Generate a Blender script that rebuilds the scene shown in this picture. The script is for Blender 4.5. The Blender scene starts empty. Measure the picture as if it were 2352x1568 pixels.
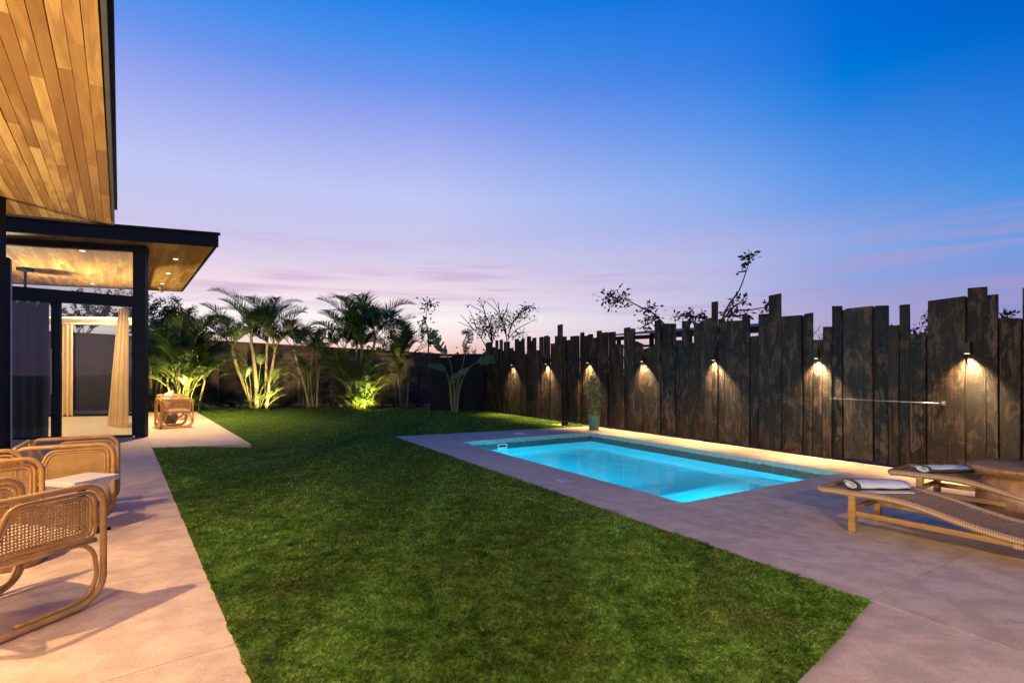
import bpy, math, random
import numpy as np
from mathutils import Vector, Matrix, Euler
R = math.radians
rnd = random.Random(7)
scene = bpy.context.scene
col = scene.collection

# ------------------------------------------------------------------ camera
CAM_H, F, HX, HY = 1.4, 1175.1, 1176.0, 855.0      # eye height, focal length / horizon in a 2352 px wide frame
cam_d = bpy.data.cameras.new('camera'); cam = bpy.data.objects.new('camera', cam_d); col.objects.link(cam)
cam.location = (0, 0, CAM_H); cam.rotation_euler = (R(90), 0, 0)
cam_d.sensor_width = 36.0; cam_d.lens = 36.0 * F / 2352; cam_d.shift_y = (HY - 784) / 2352
cam_d.clip_start = .05; cam_d.clip_end = 3000
scene.camera = cam

# ------------------------------------------------------------------ view / render
scene.view_settings.view_transform = 'Standard'
try: scene.view_settings.look = 'None'
except Exception: pass
scene.view_settings.exposure = 0.0; scene.view_settings.gamma = 1.0
scene.view_settings.use_curve_mapping = False
scene.render.engine = 'CYCLES'
cy = scene.cycles
cy.use_denoising = True
try: cy.denoiser = 'OPENIMAGEDENOISE'
except Exception: pass
cy.max_bounces = 10; cy.diffuse_bounces = 5; cy.glossy_bounces = 4; cy.transmission_bounces = 8; cy.transparent_max_bounces = 12
cy.sample_clamp_indirect = 6.0; cy.caustics_reflective = False; cy.caustics_refractive = True
cy.use_adaptive_sampling = True; cy.adaptive_threshold = .01

# ------------------------------------------------------------------ sky (dusk, sun just below the horizon)
def s2l(c):
    return tuple(((v/255)/12.92 if v/255 <= .04045 else ((v/255+.055)/1.055)**2.4) for v in c) + (1,)
W = bpy.data.worlds.new('World'); scene.world = W; W.use_nodes = True
wt = W.node_tree; wt.nodes.clear()
def wn(t, **k):
    n = wt.nodes.new(t)
    for a, b in k.items(): setattr(n, a, b)
    return n
def wl(a, b): wt.links.new(a, b)
def wmath(op, a, b=None, c=None, clamp=False):
    n = wn('ShaderNodeMath', operation=op); n.use_clamp = clamp
    for i, v in enumerate((a, b, c)):
        if v is None: continue
        if isinstance(v, (int, float)): n.inputs[i].default_value = v
        else: wl(v, n.inputs[i])
    return n.outputs[0]
def wramp(fac, pts):
    n = wn('ShaderNodeValToRGB'); e = n.color_ramp.elements
    while len(e) < len(pts): e.new(.5)
    for el, (p, c) in zip(e, pts): el.position = p; el.color = s2l(c)
    wl(fac, n.inputs[0]); return n.outputs[0]
tc = wn('ShaderNodeTexCoord'); sx = wn('ShaderNodeSeparateXYZ'); wl(tc.outputs['Generated'], sx.inputs[0])
dx, dy, dz = sx.outputs
elev = wmath('DIVIDE', wmath('ARCSINE', wmath('MAXIMUM', dz, 0.0)), math.pi/2, clamp=True)     # 0..1 = 0..90 degrees
sunaz = R(-24)
hl = wmath('SQRT', wmath('ADD', wmath('ADD', wmath('MULTIPLY', dx, dx), wmath('MULTIPLY', dy, dy)), 1e-6))
cosd = wmath('DIVIDE', wmath('ADD', wmath('MULTIPLY', dx, math.sin(sunaz)), wmath('MULTIPLY', dy, math.cos(sunaz))), hl)
adiff = wmath('DIVIDE', wmath('ARCCOSINE', wmath('MINIMUM', wmath('MAXIMUM', cosd, -.9999), .9999)), math.pi)
def wrange(v, a, b, t='SMOOTHSTEP'):
    n = wn('ShaderNodeMapRange', interpolation_type=t); wl(v, n.inputs[0]); n.inputs[1].default_value = a; n.inputs[2].default_value = b; return n.outputs[0]
D = 90.0
ZEN = [(45/D, (0, 76, 178)), (1, (6, 60, 150))]
sun_side = wramp(elev, [(0, (236, 146, 124)), (2/D, (250, 192, 176)), (4/D, (255, 236, 231)), (6/D, (255, 246, 246)), (9/D, (242, 219, 233)), (12/D, (215, 205, 234)), (15/D, (201, 199, 239)),
                        (18.5/D, (192, 200, 244)), (22/D, (174, 184, 242)), (25.5/D, (148, 165, 240)), (29/D, (106, 149, 237)), (32/D, (72, 142, 237)), (35.5/D, (34, 130, 233))] + ZEN)
mid_side = wramp(elev, [(0, (206, 150, 160)), (4/D, (196, 176, 208)), (8/D, (164, 172, 222)), (12.5/D, (164, 178, 232)), (15.4/D, (132, 167, 233)), (19/D, (100, 158, 236)), (21.4/D, (80, 149, 233)),
                        (23.7/D, (44, 140, 232)), (26/D, (2, 133, 231)), (28.2/D, (0, 122, 228)), (33/D, (0, 111, 219))] + ZEN)
far_side = wramp(elev, [(0, (160, 136, 180)), (5/D, (138, 144, 204)), (8/D, (120, 146, 215)), (10/D, (96, 151, 226)), (12/D, (72, 146, 226)), (13.6/D, (42, 141, 227)), (15.5/D, (2, 136, 227)), (17.5/D, (0, 125, 224)),
                        (20/D, (0, 114, 219)), (23/D, (0, 102, 208)), (28/D, (0, 86, 192))] + ZEN)
mixa = wn('ShaderNodeMix', data_type='RGBA'); wl(wrange(adiff, 15/180, 57/180, 'LINEAR'), mixa.inputs[0]); wl(sun_side, mixa.inputs[6]); wl(mid_side, mixa.inputs[7])
mixs = wn('ShaderNodeMix', data_type='RGBA'); wl(wrange(adiff, 42/180, 80/180), mixs.inputs[0]); wl(mixa.outputs[2], mixs.inputs[6]); wl(far_side, mixs.inputs[7])
mp = wn('ShaderNodeMapping'); wl(tc.outputs['Generated'], mp.inputs[0]); mp.inputs['Scale'].default_value = (1.1, 1.1, 19); mp.inputs['Rotation'].default_value = (0, R(-3.5), 0)
nz = wn('ShaderNodeTexNoise'); wl(mp.outputs[0], nz.inputs['Vector']); nz.inputs['Scale'].default_value = 1.9; nz.inputs['Detail'].default_value = 5; nz.inputs['Roughness'].default_value = .55
cf = wn('ShaderNodeMapRange', interpolation_type='SMOOTHSTEP'); wl(nz.outputs[0], cf.inputs[0]); cf.inputs[1].default_value = .43; cf.inputs[2].default_value = .64
band = wn('ShaderNodeMapRange', interpolation_type='SMOOTHSTEP'); wl(elev, band.inputs[0]); band.inputs[1].default_value = 17/D; band.inputs[2].default_value = 8/D
nz2 = wn('ShaderNodeTexNoise'); wl(mp.outputs[0], nz2.inputs['Vector']); nz2.inputs['Scale'].default_value = 5.2; nz2.inputs['Detail'].default_value = 4
low_ = wrange(elev, 3.5/D, 8/D)
cfac = wmath('MULTIPLY', wmath('MULTIPLY', wmath('MULTIPLY', cf.outputs[0], wrange(nz2.outputs[0], .30, .62)), wmath('MULTIPLY', band.outputs[0], wmath('ADD', wmath('MULTIPLY', low_, .65), .35))), .52)
mixc = wn('ShaderNodeMix', data_type='RGBA'); wl(cfac, mixc.inputs[0]); wl(mixs.outputs[2], mixc.inputs[6]); mixc.inputs[7].default_value = s2l((186, 152, 200))
bg = wn('ShaderNodeBackground'); wl(mixc.outputs[2], bg.inputs[0]); bg.inputs[1].default_value = 1.0
wo = wn('ShaderNodeOutputWorld'); wl(bg.outputs[0], wo.inputs[0])

# ------------------------------------------------------------------ helpers
def G(xd, yd, z=0.0):
    Y = F*(CAM_H - z)/(yd - HY); return Vector(((xd-HX)/F*Y, Y, z))
def P(xd, yd, Y):
    return Vector(((xd-HX)/F*Y, Y, CAM_H + (HY-yd)/F*Y))

def tag(o, label=None, cat=None, group=None, kind=None):
    if label: o['label'] = label
    if cat: o['category'] = cat
    if group: o['group'] = group
    if kind: o['kind'] = kind
    return o
def empty(name, loc=(0, 0, 0), rz=0.0, label=None, cat=None, group=None):
    o = bpy.data.objects.new(name, None); o.location = loc; o.rotation_euler = (0, 0, rz); o.empty_display_size = .1
    col.objects.link(o); return tag(o, label, cat, group)
def copy_tree(o, parent=None):
    c = o.copy(); col.objects.link(c)
    if parent: c.parent = parent
    for ch in list(o.children): copy_tree(ch, c)
    return c

class MB:
    def __init__(s): s.v = []; s.f = []; s.m = []
    def face(s, pts, m=0):
        b = len(s.v); s.v += [tuple(p) for p in pts]; s.f.append(tuple(range(b, b+len(pts)))); s.m.append(m)
    def box(s, c, d, M=None, m=0, taper=None):
        hx, hy, hz = d[0]/2, d[1]/2, d[2]/2; b = len(s.v)
        for z in (-hz, hz):
            k = taper if (taper and z > 0) else 1
            for x, y in ((-hx, -hy), (hx, -hy), (hx, hy), (-hx, hy)):
                p = Vector((x*k, y*k, z))
                if M: p = M @ p
                s.v.append((p.x+c[0], p.y+c[1], p.z+c[2]))
        for q in ((3, 2, 1, 0), (4, 5, 6, 7), (0, 1, 5, 4), (1, 2, 6, 5), (2, 3, 7, 6), (3, 0, 4, 7)):
            s.f.append(tuple(b+i for i in q)); s.m.append(m)
        return s
    def prism(s, poly, z0, z1, m=0):
        n = len(poly)
        a = sum(poly[i][0]*poly[(i+1) % n][1]-poly[(i+1) % n][0]*poly[i][1] for i in range(n))
        if a < 0: poly = list(reversed(poly))
        b = len(s.v)
        zf = (lambda z, i: z[i] if isinstance(z, (list, tuple)) else z)
        s.v += [(p[0], p[1], zf(z0, i)) for i, p in enumerate(poly)] + [(p[0], p[1], zf(z1, i)) for i, p in enumerate(poly)]
        s.f.append(tuple(b+i for i in reversed(range(n)))); s.f.append(tuple(b+n+i for i in range(n))); s.m += [m, m]
        for i in range(n):
            j = (i+1) % n; s.f.append((b+i, b+j, b+n+j, b+n+i)); s.m.append(m)
        return s
    def bar(s, a, b_, w, h, m=0):
        a, b_ = Vector(a), Vector(b_); d = (b_-a); L = d.length; d.normalize()
        up = Vector((0, 0, 1)) if abs(d.z) < .95 else Vector((0, 1, 0))
        x = d.cross(up).normalized(); y = x.cross(d)
        M = Matrix((x, d, y)).transposed()
        s.box((a+b_)/2, (w, L, h), M, m); return s
    def tube(s, pts, r, n=8, closed=False, m=0, caps=True):
        pts = [Vector(p) for p in pts]; N = len(pts); b = len(s.v)
        rr = r if isinstance(r, (list, tuple)) else [r]*N
        T = []
        for i in range(N):
            if closed: t = pts[(i+1) % N]-pts[(i-1) % N]
            else: t = pts[min(i+1, N-1)]-pts[max(i-1, 0)]
            T.append(t.normalized())
        u = T[0].orthogonal().normalized()
        for i in range(N):
            u = (u - T[i]*u.dot(T[i]))
            if u.length < 1e-6: u = T[i].orthogonal()
            u.normalize(); w = T[i].cross(u)
            for k in range(n):
                a = 2*math.pi*k/n; p = pts[i] + (u*math.cos(a)+w*math.sin(a))*rr[i]; s.v.append(tuple(p))
        for i in range(N if closed else N-1):
            j = (i+1) % N
            off = 0
            if closed and i == N-1:      # best rotational match when closing
                a0 = Vector(s.v[b+i*n]); off = min(range(n), key=lambda k: (Vector(s.v[b+k])-a0).length)
            for k in range(n):
                k2 = (k+1) % n
                s.f.append((b+i*n+k, b+i*n+k2, b+j*n+(k2+off) % n, b+j*n+(k+off) % n)); s.m.append(m)
        if not closed and caps:
            s.f.append(tuple(b+k for k in reversed(range(n)))); s.f.append(tuple(b+(N-1)*n+k for k in range(n))); s.m += [m, m]
        return s
    def lathe(s, prof, n=24, c=(0, 0, 0), m=0, wob=None, caps=True):
        b = len(s.v); N = len(prof)
        for i, (r, z) in enumerate(prof):
            for k in range(n):
                a = 2*math.pi*k/n; q = r*(wob(a, i) if wob else 1)
                s.v.append((c[0]+q*math.cos(a), c[1]+q*math.sin(a), c[2]+z))
        for i in range(N-1):
            for k in range(n):
                k2 = (k+1) % n; s.f.append((b+i*n+k, b+i*n+k2, b+(i+1)*n+k2, b+(i+1)*n+k)); s.m.append(m)
        if caps: s.f.append(tuple(b+k for k in reversed(range(n)))); s.f.append(tuple(b+(N-1)*n+k for k in range(n))); s.m += [m, m]
        return s
    def mesh(s, name, mats, smooth=False, bevel=0):
        me = bpy.data.meshes.new(name); me.from_pydata(s.v, [], s.f)
        for q in (mats if isinstance(mats, (list, tuple)) else [mats]): me.materials.append(q)
        if any(s.m): me.polygons.foreach_set('material_index', s.m)
        if smooth: me.polygons.foreach_set('use_smooth', [True]*len(me.polygons))
        me.update(); return me
    def build(s, name, mats, parent=None, loc=(0, 0, 0), rot=None, smooth=False, bevel=0):
        o = bpy.data.objects.new(name, s.mesh(name, mats, smooth)); o.location = loc
        if rot: o.rotation_euler = rot
        if parent: o.parent = parent
        if bevel:
            b = o.modifiers.new('bevel', 'BEVEL'); b.width = bevel; b.segments = 2; b.limit_method = 'ANGLE'; b.angle_limit = R(40)
        if smooth == 'auto':
            pass
        col.objects.link(o); return o
def inst(name, me, parent=None, loc=(0, 0, 0), rot=(0, 0, 0), scale=1.0):
    o = bpy.data.objects.new(name, me); o.location = loc; o.rotation_euler = rot
    o.scale = (scale,)*3 if isinstance(scale, (int, float)) else scale
    if parent: o.parent = parent
    col.objects.link(o); return o
def struct(name, mb, mats, smooth=False):
    o = mb.build(name, mats, smooth=smooth); o['kind'] = 'structure'; return o

def rrect(y0, y1, z0, z1, r, n=6):
    """rounded rectangle outline, radii (bl, br, tr, tl)"""
    out = []
    for (cx, cz, a0, q) in ((y0+r[0], z0+r[0], 180, r[0]), (y1-r[1], z0+r[1], 270, r[1]), (y1-r[2], z1-r[2], 0, r[2]), (y0+r[3], z1-r[3], 90, r[3])):
        for i in range(n+1):
            a = R(a0+90*i/n); out.append((cx+q*math.cos(a), cz+q*math.sin(a)))
    return out
def round_poly(poly, rad, n=5):
    out = []; N = len(poly)
    for i in range(N):
        p0, p1, p2 = Vector(poly[i-1]), Vector(poly[i]), Vector(poly[(i+1) % N])
        r = rad[i] if isinstance(rad, (list, tuple)) else rad
        a = p1+(p0-p1).normalized()*r; c = p1+(p2-p1).normalized()*r
        for k in range(n+1):
            t = k/n; out.append(tuple(a*(1-t)**2+p1*2*t*(1-t)+c*t*t))
    return out
def smooth_path(pts, n=6):
    pts = [Vector(p) for p in pts]; out = []
    for i in range(len(pts)-1):
        p0 = pts[max(i-1, 0)]; p1 = pts[i]; p2 = pts[i+1]; p3 = pts[min(i+2, len(pts)-1)]
        for k in range(n):
            t = k/n
            out.append(.5*((2*p1)+(p2-p0)*t+(2*p0-5*p1+4*p2-p3)*t*t+(3*p1-p0-3*p2+p3)*t**3))
    out.append(pts[-1]); return out

# ------------------------------------------------------------------ materials
class NT:
    def __init__(s, name):
        s.m = bpy.data.materials.new(name); s.m.use_nodes = True; s.t = s.m.node_tree
        s.b = s.t.nodes['Principled BSDF']; s.out = s.t.nodes['Material Output']
    def n(s, t, **k):
        x = s.t.nodes.new(t)
        for a, b in k.items(): setattr(x, a, b)
        return x
    def l(s, a, b): s.t.links.new(a, b)
    def coord(s, scale=(1, 1, 1), rand=True, rot=(0, 0, 0), kind='Object'):
        tcn = s.n('ShaderNodeTexCoord'); o = tcn.outputs[kind]
        if rand:
            oi = s.n('ShaderNodeObjectInfo'); mu = s.n('ShaderNodeVectorMath', operation='SCALE'); cx = s.n('ShaderNodeCombineXYZ')
            for i, k in enumerate((37.0, 71.0, 53.0)):
                q = s.n('ShaderNodeMath', operation='MULTIPLY'); s.l(oi.outputs['Random'], q.inputs[0]); q.inputs[1].default_value = k; s.l(q.outputs[0], cx.inputs[i])
            ad = s.n('ShaderNodeVectorMath', operation='ADD'); s.l(o, ad.inputs[0]); s.l(cx.outputs[0], ad.inputs[1]); o = ad.outputs[0]
        mp = s.n('ShaderNodeMapping'); s.l(o, mp.inputs[0]); mp.inputs['Scale'].default_value = scale; mp.inputs['Rotation'].default_value = rot
        return mp.outputs[0]
    def noise(s, vec, scale, detail=4, rough=.55, dist=0):
        x = s.n('ShaderNodeTexNoise'); s.l(vec, x.inputs['Vector']); x.inputs['Scale'].default_value = scale; x.inputs['Detail'].default_value = detail
        x.inputs['Roughness'].default_value = rough; x.inputs['Distortion'].default_value = dist; return x.outputs[0]
    def ramp(s, fac, pts):
        x = s.n('ShaderNodeValToRGB'); e = x.color_ramp.elements
        while len(e) < len(pts): e.new(.5)
        for el, (p, c) in zip(e, pts):
            el.position = p; el.color = (c[0], c[1], c[2], 1) if not isinstance(c, (int, float)) else (c, c, c, 1)
        s.l(fac, x.inputs[0]); return x.outputs[0]
    def mix(s, fac, a, b, mode='MIX'):
        x = s.n('ShaderNodeMix', data_type='RGBA', blend_type=mode)
        for i, v in ((0, fac), (6, a), (7, b)):
            if isinstance(v, (int, float)): x.inputs[i].default_value = v
            elif isinstance(v, (tuple, list)): x.inputs[i].default_value = (v[0], v[1], v[2], 1)
            else: s.l(v, x.inputs[i])
        return x.outputs[2]
    def math(s, op, a, b=0.0):
        x = s.n('ShaderNodeMath', operation=op)
        for i, v in enumerate((a, b)):
            if isinstance(v, (int, float)): x.inputs[i].default_value = v
            else: s.l(v, x.inputs[i])
        return x.outputs[0]
    def rand(s): return s.n('ShaderNodeObjectInfo').outputs['Random']
    def bump(s, h, strength, dist=.01):
        x = s.n('ShaderNodeBump'); s.l(h, x.inputs['Height']); x.inputs['Strength'].default_value = strength; x.inputs['Distance'].default_value = dist
        s.l(x.outputs[0], s.b.inputs['Normal']); return x
    def color(s, c):
        if isinstance(c, (tuple, list)): s.b.inputs['Base Color'].default_value = (c[0], c[1], c[2], 1)
        else: s.l(c, s.b.inputs['Base Color'])
    def rough(s, r):
        if isinstance(r, (int, float)): s.b.inputs['Roughness'].default_value = r
        else: s.l(r, s.b.inputs['Roughness'])
    def set(s, k, v): s.b.inputs[k].default_value = v

def simple(name, c1, c2, scale=8, rough=.6, bump=0, stretch=(1, 1, 1), metal=0, bscale=None, spec=None, transl=0):
    m = NT(name); v = m.coord(stretch); nz = m.noise(v, scale)
    m.color(m.ramp(nz, [(.3, c1), (.7, c2)])); m.rough(rough); m.set('Metallic', metal)
    if spec is not None: m.set('Specular IOR Level', spec)
    if bump: m.bump(m.noise(v, bscale or scale*4, 5), bump)
    return m.m

def concrete():
    m = NT('brushed_concrete'); v = m.coord((1, 1, 1), rand=False, kind='Object')
    big = m.noise(v, .7, 5, .6); mid = m.noise(v, 5, 6, .6); fine = m.noise(v, 90, 3, .6)
    strk = m.noise(m.coord((1.2, 6, 1), rand=False, rot=(0, 0, .5)), 2.2, 6, .65, .8); pit = m.noise(v, 26, 4, .7)
    c = m.ramp(big, [(.40, (.50, .36, .25)), (.5, (.63, .465, .335)), (.62, (.71, .545, .405))])
    c = m.mix(.26, c, m.ramp(strk, [(.42, (.42, .30, .21)), (.5, (.62, .46, .33)), (.60, (.76, .59, .45))]))
    c = m.mix(.45, c, m.ramp(mid, [(.42, (.40, .285, .20)), (.58, (.76, .58, .44))]))
    c = m.mix(m.ramp(pit, [(.34, .35), (.42, 0)]), c, (.30, .21, .15))
    c = m.mix(.20, c, m.ramp(fine, [(.44, (.34, .25, .17)), (.56, (.84, .66, .51))]))
    oi = m.rand(); c = m.mix(.12, c, m.ramp(oi, [(0, (.46, .33, .24)), (1, (.68, .52, .40))]))
    c = m.mix(1.0, c, (1.06, 1.02, .97), 'MULTIPLY')
    m.color(c); m.rough(m.ramp(mid, [(.42, .5), (.58, .72)])); m.set('Specular IOR Level', .22)
    m.bump(m.mix(.5, mid, fine), .18, .006); return m.m
def charred():
    m = NT('charred_timber'); r = m.rand()
    v = m.coord((1, 1, 1)); g = m.noise(m.coord((28, 28, 1.0)), 1.6, 6, .62, .4)
    patch = m.noise(m.coord((2.2, 2.2, .55)), 2.2, 4, .6, .6); mott = m.noise(v, 9, 5, .65, 1.0)
    flame = m.noise(m.coord((4.5, 4.5, 1.7)), 1.4, 4, .6, .9); low = m.n('ShaderNodeSeparateXYZ'); m.l(m.n('ShaderNodeTexCoord').outputs['Object'], low.inputs[0])
    base = m.ramp(r, [(0, (.005, .005, .006)), (.25, (.009, .0085, .008)), (.45, (.020, .018, .016)), (.6, (.010, .009, .009)), (.72, (.046, .028, .015)), (.85, (.008, .008, .010)), (1, (.038, .030, .023))])
    c = m.mix(m.ramp(patch, [(.47, 0), (.62, .7)]), base, (.050, .031, .018))
    c = m.mix(m.ramp(mott, [(.52, 0), (.66, .42)]), c, (.15, .10, .062))
    c = m.mix(m.ramp(flame, [(.52, 0), (.60, .55), (.70, .0)]), c, (.22, .14, .085))
    c = m.mix(m.ramp(g, [(.36, .85), (.54, 0)]), c, (.004, .004, .004))
    c = m.mix(1.0, c, (.54, .53, .54), 'MULTIPLY')
    sw = m.n('ShaderNodeTexWave', wave_type='BANDS', bands_direction='Z'); m.l(m.coord((1, 1, 1)), sw.inputs['Vector']); sw.inputs['Scale'].default_value = 17; sw.inputs['Distortion'].default_value = 2.2; sw.inputs['Detail'].default_value = 3
    has = m.ramp(m.math('FRACT', m.math('MULTIPLY', r, 7.3)), [(.35, 0), (.55, 1)]); c = m.mix(m.math('MULTIPLY', has, m.ramp(sw.outputs[0], [(.1, .65), (.5, 0)])), c, (.004, .004, .004))
    saw = m.n('ShaderNodeTexWave', wave_type='BANDS', bands_direction='Z'); m.l(m.coord((1, 1, 1)), saw.inputs['Vector'])
    saw.inputs['Scale'].default_value = 26; saw.inputs['Distortion'].default_value = 1.6; saw.inputs['Detail'].default_value = 2; saw.inputs['Detail Scale'].default_value = 1.5
    m.color(c); m.rough(m.ramp(mott, [(.3, .42), (.7, .66)])); m.set('Specular IOR Level', .14)
    h = m.mix(.5, g, saw.outputs[0]); h = m.mix(.3, h, mott); m.bump(h, .9, .008); return m.m
def teak(name='teak_board', bright=1.0):
    m = NT(name); r = m.rand()
    fig = m.noise(m.coord((1.1, 9, 9)), 1.5, 5, .55, 1.2); g = m.noise(m.coord((3, 60, 60)), 1.5, 4, .6)
    sap = m.noise(m.coord((.5, 3.0, 3.0)), 1.3, 2, .5, .6)
    k_ = lambda *q: tuple(v*bright for v in q)
    base = m.ramp(r, [(0, k_(.24, .115, .030)), (.35, k_(.36, .19, .055)), (.7, k_(.45, .255, .078)), (1, k_(.54, .335, .12))])
    c = m.mix(m.ramp(fig, [(.38, .6), (.56, 0)]), base, k_(.20, .092, .024))
    c = m.mix(m.ramp(sap, [(.58, 0), (.63, .55)]), c, k_(.60, .40, .16))
    c = m.mix(m.ramp(g, [(.35, .25), (.6, 0)]), c, k_(.15, .07, .022))
    m.color(c); m.rough(.38); m.bump(g, .12, .003); return m.m
def rattan(name, c1, c2):
    m = NT(name); v = m.coord((1, 1, 1)); nz = m.noise(v, 14, 4)
    m.color(m.ramp(nz, [(.3, c1), (.7, c2)])); m.rough(.36); m.bump(m.noise(v, 120, 3), .08, .002); return m.m
def weave():
    m = NT('woven_rope'); t = m.coord((1, 1, 1), rand=False)
    a = m.n('ShaderNodeTexWave', wave_type='BANDS', bands_direction='X'); b = m.n('ShaderNodeTexWave', wave_type='BANDS', bands_direction='Y')
    for w, sc in ((a, 22), (b, 26)):
        m.l(t, w.inputs['Vector']); w.inputs['Scale'].default_value = sc; w.inputs['Distortion'].default_value = .8; w.inputs['Detail'].default_value = 1
    h = m.mix(.5, a.outputs[0], b.outputs[0], 'MIX')
    c = m.ramp(h, [(.15, (.14, .075, .04)), (.5, (.40, .245, .135)), (.8, (.56, .37, .22))])
    m.color(m.mix(m.math('MULTIPLY', m.noise(t, 40, 3), .5), c, (.30, .19, .12))); m.rough(.8); m.bump(h, .8, .006); return m.m
def glass():
    m = NT('window_glass'); t = m.t; t.nodes.remove(m.b)
    tr = m.n('ShaderNodeBsdfTransparent'); tr.inputs[0].default_value = (.90, .92, .92, 1)
    gl = m.n('ShaderNodeBsdfGlossy'); gl.inputs['Roughness'].default_value = 0.0; gl.inputs['Color'].default_value = (1, 1, 1, 1)
    fr = m.n('ShaderNodeFresnel'); fr.inputs['IOR'].default_value = 1.45
    k = m.math('MULTIPLY', fr.outputs[0], 1.0)
    mx = m.n('ShaderNodeMixShader'); m.l(k, mx.inputs[0]); m.l(tr.outputs[0], mx.inputs[1]); m.l(gl.outputs[0], mx.inputs[2]); m.l(mx.outputs[0], m.out.inputs[0])
    return m.m
def water():
    m = NT('pool_water'); m.color((.26, .92, 1.0)); m.set('Transmission Weight', 1.0); m.set('IOR', 1.333); m.rough(.0)
    v = m.coord((1, 1, 1), rand=False); m.bump(m.noise(v, 2.6, 3, .5, .5), .22, .05); return m.m
def emis(name, c, s):
    m = NT(name); m.color((.8, .8, .8)); m.set('Emission Color', (c[0], c[1], c[2], 1)); m.set('Emission Strength', s); return m.m
def leafmat(name, c1, c2, rough=.45, scale=3):
    m = NT(name); v = m.coord((1, 1, 1)); nz = m.noise(v, scale, 3)
    r = m.rand(); c = m.ramp(nz, [(.3, c1), (.7, c2)]); c = m.mix(m.math('MULTIPLY', r, .5), c, tuple(x*.6 for x in c1))
    m.color(c); m.rough(rough)
    tl = m.n('ShaderNodeBsdfTranslucent'); m.l(c, tl.inputs[0]); mx = m.n('ShaderNodeMixShader'); mx.inputs[0].default_value = .3
    m.l(m.b.outputs[0], mx.inputs[1]); m.l(tl.outputs[0], mx.inputs[2]); m.l(mx.outputs[0], m.out.inputs[0]); return m.m
def grassmat():
    m = NT('grass_blades'); v = m.coord((1, 1, 1), rand=False)
    big = m.noise(v, 1.1, 5, .62); mid = m.noise(v, 8, 5, .7); fine = m.noise(v, 160, 2)
    c = m.ramp(mid, [(.36, (.085, .175, .024)), (.5, (.165, .31, .044)), (.64, (.26, .42, .080))])
    c = m.mix(m.ramp(big, [(.50, 0), (.68, .5)]), c, (.26, .25, .07))
    c = m.mix(m.ramp(fine, [(.62, 0), (.72, .55)]), c, (.36, .38, .15))
    c = m.mix(m.ramp(fine, [(.30, .6), (.40, 0)]), c, (.05, .11, .016))
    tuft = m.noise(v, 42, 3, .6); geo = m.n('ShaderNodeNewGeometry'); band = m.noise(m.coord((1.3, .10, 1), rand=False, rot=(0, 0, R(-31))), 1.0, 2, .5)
    c = m.mix(1.0, c, m.ramp(tuft, [(.36, .68), (.5, 1.10), (.64, 1.5)]), 'MULTIPLY')
    c = m.mix(1.0, c, m.ramp(geo.outputs['Random Per Island'], [(0, .62), (.8, 1.05), (1, 1.7)]), 'MULTIPLY')
    c = m.mix(1.0, c, m.ramp(band, [(.40, .66), (.60, 1.06)]), 'MULTIPLY')  # soft light and dark bands of lamp light painted into the grass colour
    m.color(c); df = m.n('ShaderNodeBsdfDiffuse'); m.l(c, df.inputs[0]); m.t.nodes.remove(m.b)
    tl = m.n('ShaderNodeBsdfTranslucent'); m.l(c, tl.inputs[0]); mx = m.n('ShaderNodeMixShader'); mx.inputs[0].default_value = .3
    m.l(df.outputs[0], mx.inputs[1]); m.l(tl.outputs[0], mx.inputs[2]); m.l(mx.outputs[0], m.out.inputs[0]); return m.m
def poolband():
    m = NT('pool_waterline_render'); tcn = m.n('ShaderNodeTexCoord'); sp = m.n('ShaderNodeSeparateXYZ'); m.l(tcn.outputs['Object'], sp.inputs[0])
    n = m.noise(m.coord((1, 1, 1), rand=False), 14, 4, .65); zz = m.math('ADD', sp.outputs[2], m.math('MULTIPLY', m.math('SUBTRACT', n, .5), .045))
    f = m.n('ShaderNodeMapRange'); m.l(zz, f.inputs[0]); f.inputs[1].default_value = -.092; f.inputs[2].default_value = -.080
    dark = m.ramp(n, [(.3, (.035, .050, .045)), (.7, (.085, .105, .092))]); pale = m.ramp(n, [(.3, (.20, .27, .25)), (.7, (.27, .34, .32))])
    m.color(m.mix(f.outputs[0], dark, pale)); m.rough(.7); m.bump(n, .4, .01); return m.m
def stump():
    m = NT('stump_wood'); v = m.coord((6, 6, 1.2), rand=False); g = m.noise(v, 1.6, 6, .6, 1.4); k = m.noise(m.coord((1, 1, 1), rand=False), 3, 3)
    c = m.ramp(g, [(.3, (.16, .075, .032)), (.5, (.30, .155, .07)), (.7, (.40, .23, .11))]); m.color(m.mix(m.ramp(k, [(.55, 0), (.75, .5)]), c, (.48, .28, .13))); m.rough(.42); m.bump(g, .2, .004); return m.m

M_conc = concrete(); M_char = charred(); M_teak = teak('teak_board', 1.12); M_rattan = rattan('rattan_pole', (.47, .25, .070), (.63, .37, .12))
M_cane = rattan('woven_cane', (.50, .27, .080), (.62, .37, .125)); M_weave = weave(); M_glass = glass(); M_water = water()
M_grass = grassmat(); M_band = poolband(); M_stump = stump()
M_ground = simple('dry_earth', (.05, .042, .03), (.09, .075, .05), 2, .95)
M_soil = simple('bed_soil', (.035, .026, .02), (.075, .055, .04), 9, .95, .5)
M_lawnbase = simple('lawn_thatch', (.050, .100, .014), (.090, .140, .026), 14, .95, spec=0.0)
M_joint = simple('joint_filler', (.025, .018, .014), (.05, .036, .03), 20, .95)
M_dark = simple('dark_bronze_metal', (.007, .009, .013), (.011, .013, .018), 6, .5, spec=.16)
M_backing = simple('dark_felt', (.012, .008, .006), (.02, .013, .01), 6, .9)
M_gate = simple('black_painted_sheet', (.005, .007, .010), (.008, .010, .014), 3, .6, spec=.12)
M_wall = simple('clay_render', (.085, .048, .042), (.125, .075, .066), 3, .9, .15)
M_cap = simple('wall_coping', (.06, .045, .045), (.10, .075, .07), 6, .8)
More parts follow.
